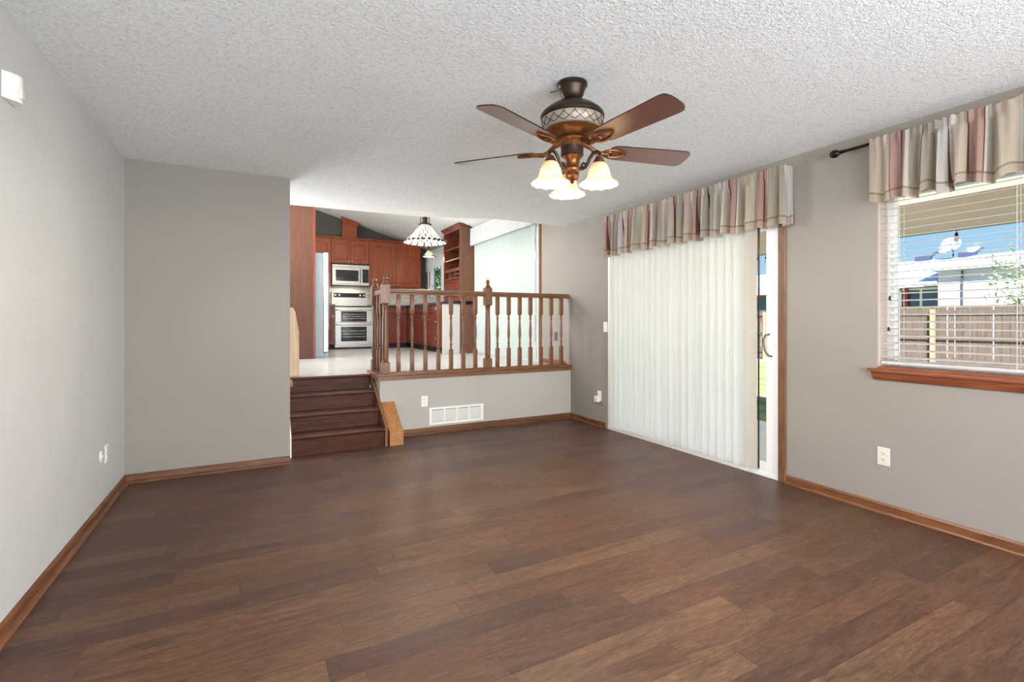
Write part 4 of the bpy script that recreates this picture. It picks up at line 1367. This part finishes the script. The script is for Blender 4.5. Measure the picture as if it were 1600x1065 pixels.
# ------------------------------------------------------------------ pendants and downlights
def pendant(loc, R_, h, zceil, label, rods):
    x, y, z = loc       # z = bottom rim
    p = thing('pendant_lamp', label, 'pendant lamp', (x, y, z))
    prof = [(.16, 1.0), (.24, .93), (.34, .80), (.44, .66), (.52, .52), (.62, .38), (.76, .24), (.92, .10), (1.0, .0)]
    prof = [(r * R_, z + k * h) for r, k in prof]
    def wob(r, zz, a, f):
        row_ = int(f * 5.99)
        fr_ = f * 6 - row_
        s_ = .5 + .5 * cos(26 * a)
        return r * (1 + .015 * fr_), zz - .02 * h * s_ * (1 if f > .3 else 0)
    m = MB().lathe(prof, (x, y, 0), 104, cap=False, uv=True, wob=wob)
    o = m.build('glass_shade', M['leaded'], p, smooth=True)
    # lead rim of hanging leaves
    lv = MB()
    nl_ = 26
    for k in range(nl_):
        a = 2 * pi * k / nl_
        c = Vector((x + R_ * cos(a), y + R_ * sin(a), z - .01 * h))
        tdir = Vector((-sin(a), cos(a), 0)); odir = Vector((cos(a), sin(a), 0))
        wv = R_ * .105
        lv.add([c - tdir * wv + Vector((0, 0, .05 * h)), c - odir * .0 + Vector((0, 0, -.05 * h)), c + tdir * wv + Vector((0, 0, .05 * h)), c + Vector((0, 0, .12 * h)),
                c + odir * .012 - tdir * wv + Vector((0, 0, .05 * h)), c + odir * .012 + Vector((0, 0, -.05 * h)), c + odir * .012 + tdir * wv + Vector((0, 0, .05 * h)), c + odir * .012 + Vector((0, 0, .12 * h))],
               [[0, 1, 2, 3], [7, 6, 5, 4], [0, 4, 5, 1], [1, 5, 6, 2], [2, 6, 7, 3], [3, 7, 4, 0]])
    lv.build('leaf_rim', M['leaded'], p)
    zt_ = z + h
    MB().lathe([(R_ * .30, zt_ - .02 * h), (R_ * .32, zt_ + .02 * h), (R_ * .22, zt_ + .06 * h), (R_ * .13, zt_ + .14 * h), (R_ * .11, zt_ + .28 * h), (R_ * .15, zt_ + .34 * h), (R_ * .07, zt_ + .50 * h), (.008, zt_ + .56 * h)], (x, y, 0), 24).build('cap', M['bronze_dark'], p, smooth=True)
    rm = MB()
    if rods:
        for s in (-1, 1):
            dx = RGT * (R_ * .20 * s)
            rm.tube([(x + dx.x, y + dx.y, zt_ + .03 * h), (x + dx.x, y + dx.y, zceil - .06)], .005, 6)
        rm.tube([(x, y, zt_ + .5 * h), (x, y, zceil - .05)], .006, 6)
    else:
        rm.tube([(x, y, zt_ + .5 * h), (x, y, zceil - .03)], .005, 6)
    rm.build('hanging_rod', M['bronze_dark'], p)
    MB().lathe([(.06, zceil - .003), (.06, zceil - .02), (.02, zceil - .06)], (x, y, 0), 20).build('ceiling_rose', M['bronze_dark'], p)
    MB().lathe([(0, z + .55 * h), (.022, z + .50 * h), (.028, z + .36 * h), (.02, z + .25 * h), (0, z + .22 * h)], (x, y, 0), 14, cap=False).build('bulb', M['bulb'], p, smooth=True)
    return p
pendant((2.075, 6.5, 2.292), .288, .245, zk(2.075) - .02, 'large leaded glass pendant lamp over the dining area', True)
pendant((3.10, 9.45, 2.50), .125, .135, zk(3.10) - .01, 'small leaded glass pendant lamp hanging beyond the large one', False)
light('dining_pendant_light', 'POINT', (2.075, 6.5, 2.27), 34, (1, .88, .72), shadow_soft_size=.06)
light('sink_pendant_light', 'POINT', (3.10, 9.45, 2.47), 5, (1, .88, .72), shadow_soft_size=.04)
slope = math.atan2(zk(1) - zk(2), 1)
def downlight(x, y, label):
    z = zk(x)
    R_ = Matrix.Translation((x, y, z)) @ Matrix.Rotation(slope, 4, 'Y')
    d = thing('recessed_light', label, 'recessed light', (x, y, z))
    MB().lathe([(.058, -.004), (.085, -.006), (.088, -.001)], seg=28, cap=False).xf(R_).build('trim_ring', M['white_metal'], d, smooth=True)
    MB().lathe([(0.0, -.003), (.058, -.003)], seg=28, cap=False).xf(R_).build('lens', M['bulb'], d)
downlight(1.95, 9.0, 'round recessed light in the sloped kitchen ceiling')
for lx, ly in ((1.95, 9.0), (.9, 6.9), (2.4, 7.9)):  # first spot serves the recessed light, the other two are added fill without fixtures
    light('downlight_and_fill', 'SPOT', (lx, ly, zk(lx) - .05), 32, (1, .93, .82), spot_size=radians(130), spot_blend=.6, shadow_soft_size=.07)

# ------------------------------------------------------------------ outside
GZ = -.15
struct('patio', B(XR + WT, -3, GZ - .1, 5.85, 12, -.08), M['concrete'], 'pale concrete patio slab outside the sliding door', 'patio')
struct('lawn', B(5.85, -14, GZ - .1, 40, 46, GZ), M['lawn'], 'sunlit green and straw coloured lawn', 'lawn')
pc = thing('patio_cover', 'cream patio cover with grey beam outside the window', 'patio cover', (5.0, 3.5, 2.3))
B(XR + WT + .002, -2.5, 2.46, 6.35, 8.6, 2.56).build('roof_deck', M['cream_soffit'], pc)
B(6.15, -2.5, 2.13, 6.29, 8.6, 2.458).build('beam', M['beam'], pc)
for yy in (-2.3, 8.4):
    B(6.17, yy, GZ, 6.27, yy + .1, 2.13).build('post', M['beam'], pc)
light('patio_bounce', 'AREA', (5.2, 3.4, -.05), 0.01) if False else None

# string light bulbs along the patio beam
sb = None
for i, (yy, lab) in enumerate(((2.27, 'clear string light bulb hanging under the beam outside the window'), (4.47, 'dark string light bulb seen at the glass edge of the sliding door'), (4.33, 'dark string light bulb next to the wand of the vertical blind'))):
    if sb is None:
        sb = thing('string_light', lab, 'light bulb', (6.22, yy, 2.13), 'string lights along the patio beam')
        MB().tube([(0, 0, -.001), (0, 0, -.03)], .003, 6).build('cord', M['black_metal'], sb, origin=(0, 0, 0), local=True)
        MB().lathe([(.008, -.028), (.013, -.034), (.015, -.058), (.014, -.064)], seg=14).build('socket', M['black_metal'], sb, origin=(0, 0, 0), local=True, smooth=True)
        MB().lathe([(.012, -.063), (.019, -.082), (.020, -.096), (.013, -.112), (0, -.118)], seg=14, cap=False).build('bulb', M['clear_bulb'], sb, origin=(0, 0, 0), local=True, smooth=True)
    else:
        dup(sb, (6.22, yy, 2.13), lab)

# fence
FXx = 16.0
fe = thing('fence', 'weathered wooden picket fence across the yard behind the house', 'fence', (FXx, 8, GZ))
rnd = random.Random(3)
m = MB(); yy = -4.0
while yy < 30:
    w = rnd.uniform(.135, .145); top = 1.60 + rnd.uniform(-.012, .012)
    m.prism([(yy, GZ + .04), (yy + w, GZ + .04), (yy + w, top - .03), (yy + w - .03, top), (yy + .03, top), (yy, top - .03)], 'x', FXx + .04, FXx + .06)
    yy += w + rnd.choice((.004, .006, .01, .016, .024))
m.build('pickets', M['fence'], fe)
for z in (1.40, .72, .12):
    B(FXx, -4, z, FXx + .04, 30, z + .09).build('rail', M['fence'], fe)
for k in range(14):
    yy = -3.4 + 2.42 * k
    B(FXx - .09, yy, GZ, FXx - .001, yy + .09, 1.53).build('post', M['fence_lit'], fe)
struct('gravel_border', B(FXx - .9, -4, GZ, FXx - .1, 30, GZ + .02), M['gravel'], 'grey gravel strip along the foot of the fence', 'gravel')

# neighbour's house
ho = thing('house', 'pale lilac neighbour house with blue grey roof beyond the fence', 'house', (26, 11, GZ))
HX = 24.0
B(HX, 9.1, GZ, 31, 22, 2.75).build('wall', M['siding'], ho)
B(HX - .6, 5.4, GZ, 31, 9.1, 3.2).build('wall', M['siding'], ho)
MB().prism([(HX - .7, 2.60), (HX - .7, 2.74), (28.0, 4.08), (32.3, 2.74), (32.3, 2.60)], 'y', 9.12, 22.6).build('roof', M['roof'], ho)
MB().prism([(HX - .85, 3.18), (HX - .85, 3.32), (28.0, 4.10), (32.3, 3.30), (32.3, 3.16)], 'y', 5.0, 9.5).build('roof', M['roof'], ho)
B(HX - .90, 4.95, 3.14, HX - .85, 9.52, 3.34).build('fascia', M['fascia'], ho)
B(HX - .75, 9.52, 2.56, HX - .7, 22.6, 2.76).build('fascia', M['fascia'], ho)
def hwin(y0_, y1_, z0_, z1_, n_, fm):
    f = MB().box(HX - .06, y0_, z0_, HX - .001, y0_ + .08, z1_).box(HX - .06, y1_ - .08, z0_, HX - .001, y1_, z1_).box(HX - .06, y0_, z0_, HX - .001, y1_, z0_ + .08).box(HX - .06, y0_, z1_ - .08, HX - .001, y1_, z1_)
    for k in range(1, n_):
        yy_ = y0_ + (y1_ - y0_) * k / n_
        f.box(HX - .05, yy_ - .04, z0_, HX - .001, yy_ + .04, z1_)
    f = f.build('window', M[fm], ho)
    B(HX - .03, y0_ + .05, z0_ + .05, HX - .012, y1_ - .05, z1_ - .05).build('pane', M['house_glass'], f)
hwin(9.14, 10.62, 1.2, 2.55, 2, 'fascia')
hwin(16.2, 17.6, 1.2, 2.6, 1, 'red_trim')
B(HX - .20, 10.30, GZ, HX - .07, 10.42, 2.56).build('post', M['red_trim'], ho)
MB().tube([(HX - .66, 8.35, GZ), (HX - .66, 8.35, 3.1)], .03, 8).build('downpipe', M['vent_grey'], ho)

# satellite dish and roof vents
def roofz(x): return 2.74 + (x - (HX - .7)) * (4.08 - 2.74) / (28.0 - HX + .7)
sd = thing('satellite_dish', 'pale satellite dish on the neighbour roof', 'dish', (27.9, 10.3, 4.02))
MB().tube([(27.9, 10.3, 4.11), (27.9, 10.3, 4.42), (27.75, 10.3, 4.50)], .03, 8).build('mast', M['vent_grey'], sd)
dm = MB().lathe([(0, 0), (.14, .012), (.26, .045), (.36, .10)], seg=28, cap=False)
dm.xf(Matrix.Translation((27.72, 10.3, 4.62)) @ Matrix.Rotation(radians(20), 4, 'X') @ Matrix.Rotation(radians(-62), 4, 'Y'))
o = dm.build('reflector', M['dish'], sd, smooth=True)
o.modifiers.new('thickness', 'SOLIDIFY').thickness = .012
MB().tube([(27.65, 10.25, 4.35), (27.25, 10.1, 4.42)], .018, 6).build('feed_arm', M['vent_grey'], sd)
for (yy, lab) in ((11.46, 'dark grey roof vent left of the satellite dish'), (9.85, 'dark grey roof vent right of the satellite dish')):
    if yy > 11:
        rv = thing('roof_vent', lab, 'roof vent', (27.9, yy, 4.06), 'vents on the neighbour roof')
        MB().box(-.12, -.34, -.05, .12, .24, .20).build('vent_body', M['vent_grey'], rv, origin=(0, 0, 0), local=True, bevel=.02)
        MB().prism([(-.34, .10), (-.62, .30), (-.58, .36), (-.30, .22)], 'x', -.05, .05).build('vent_flap', M['vent_grey'], rv, origin=(0, 0, 0), local=True)
    else:
        dup(rv, (27.9, yy, 4.06), lab)

# trees
def tree(name, label, x, y, h, r, mat, seed, nleaf=1400, trunk=.10, lf=.10):
    rnd = random.Random(seed)
    t_ = thing(name, label, 'tree', (x, y, GZ))
    b_ = MB().tube([(0, 0, 0), (.05, .05, h * .3), (0, .1, h * .6), (.05, 0, h * .9)], [trunk, trunk * .8, trunk * .5, trunk * .15], 8)
    ends = []
    for k in range(16):
        z0_ = h * rnd.uniform(.25, .75)
        a = rnd.uniform(0, 2 * pi)
        L = r * rnd.uniform(.5, 1.0)
        e_ = Vector((L * cos(a), L * sin(a), z0_ + L * rnd.uniform(.2, .8)))
        b_.tube([(0, .05, z0_), e_ * .5 + Vector((0, 0, z0_ * .5 - .02)), e_], [trunk * .35, trunk * .22, trunk * .08], 6)
        ends.append(e_)
    b_.build('trunk', M['bark'], t_, origin=(0, 0, 0), local=True, smooth=True)
    m = MB()
    for k in range(nleaf):
        c = rnd.choice(ends) * rnd.uniform(.55, 1.05) + Vector((rnd.gauss(0, .22), rnd.gauss(0, .22), rnd.gauss(0, .22))) * r * .8
        u = Vector((rnd.gauss(0, 1), rnd.gauss(0, 1), rnd.gauss(0, 1))).normalized()
        v = u.orthogonal().normalized()
        s_ = lf * rnd.uniform(.6, 1.3)
        m.face([c - u * s_, c + v * s_ * .45, c + u * s_, c - v * s_ * .45])
    m.build('foliage', mat, t_, origin=(0, 0, 0), local=True)
tree('yard_tree', 'light green sparse tree beside the neighbour house', 20.6, 5.75, 3.6, 1.15, M['leaf'], 2, 900)
tree('shade_tree', 'green leafy tree outside the kitchen window', 8.5, 22.5, 5.2, 2.4, M['leaf_dark'], 6, 5000, .16, .16)
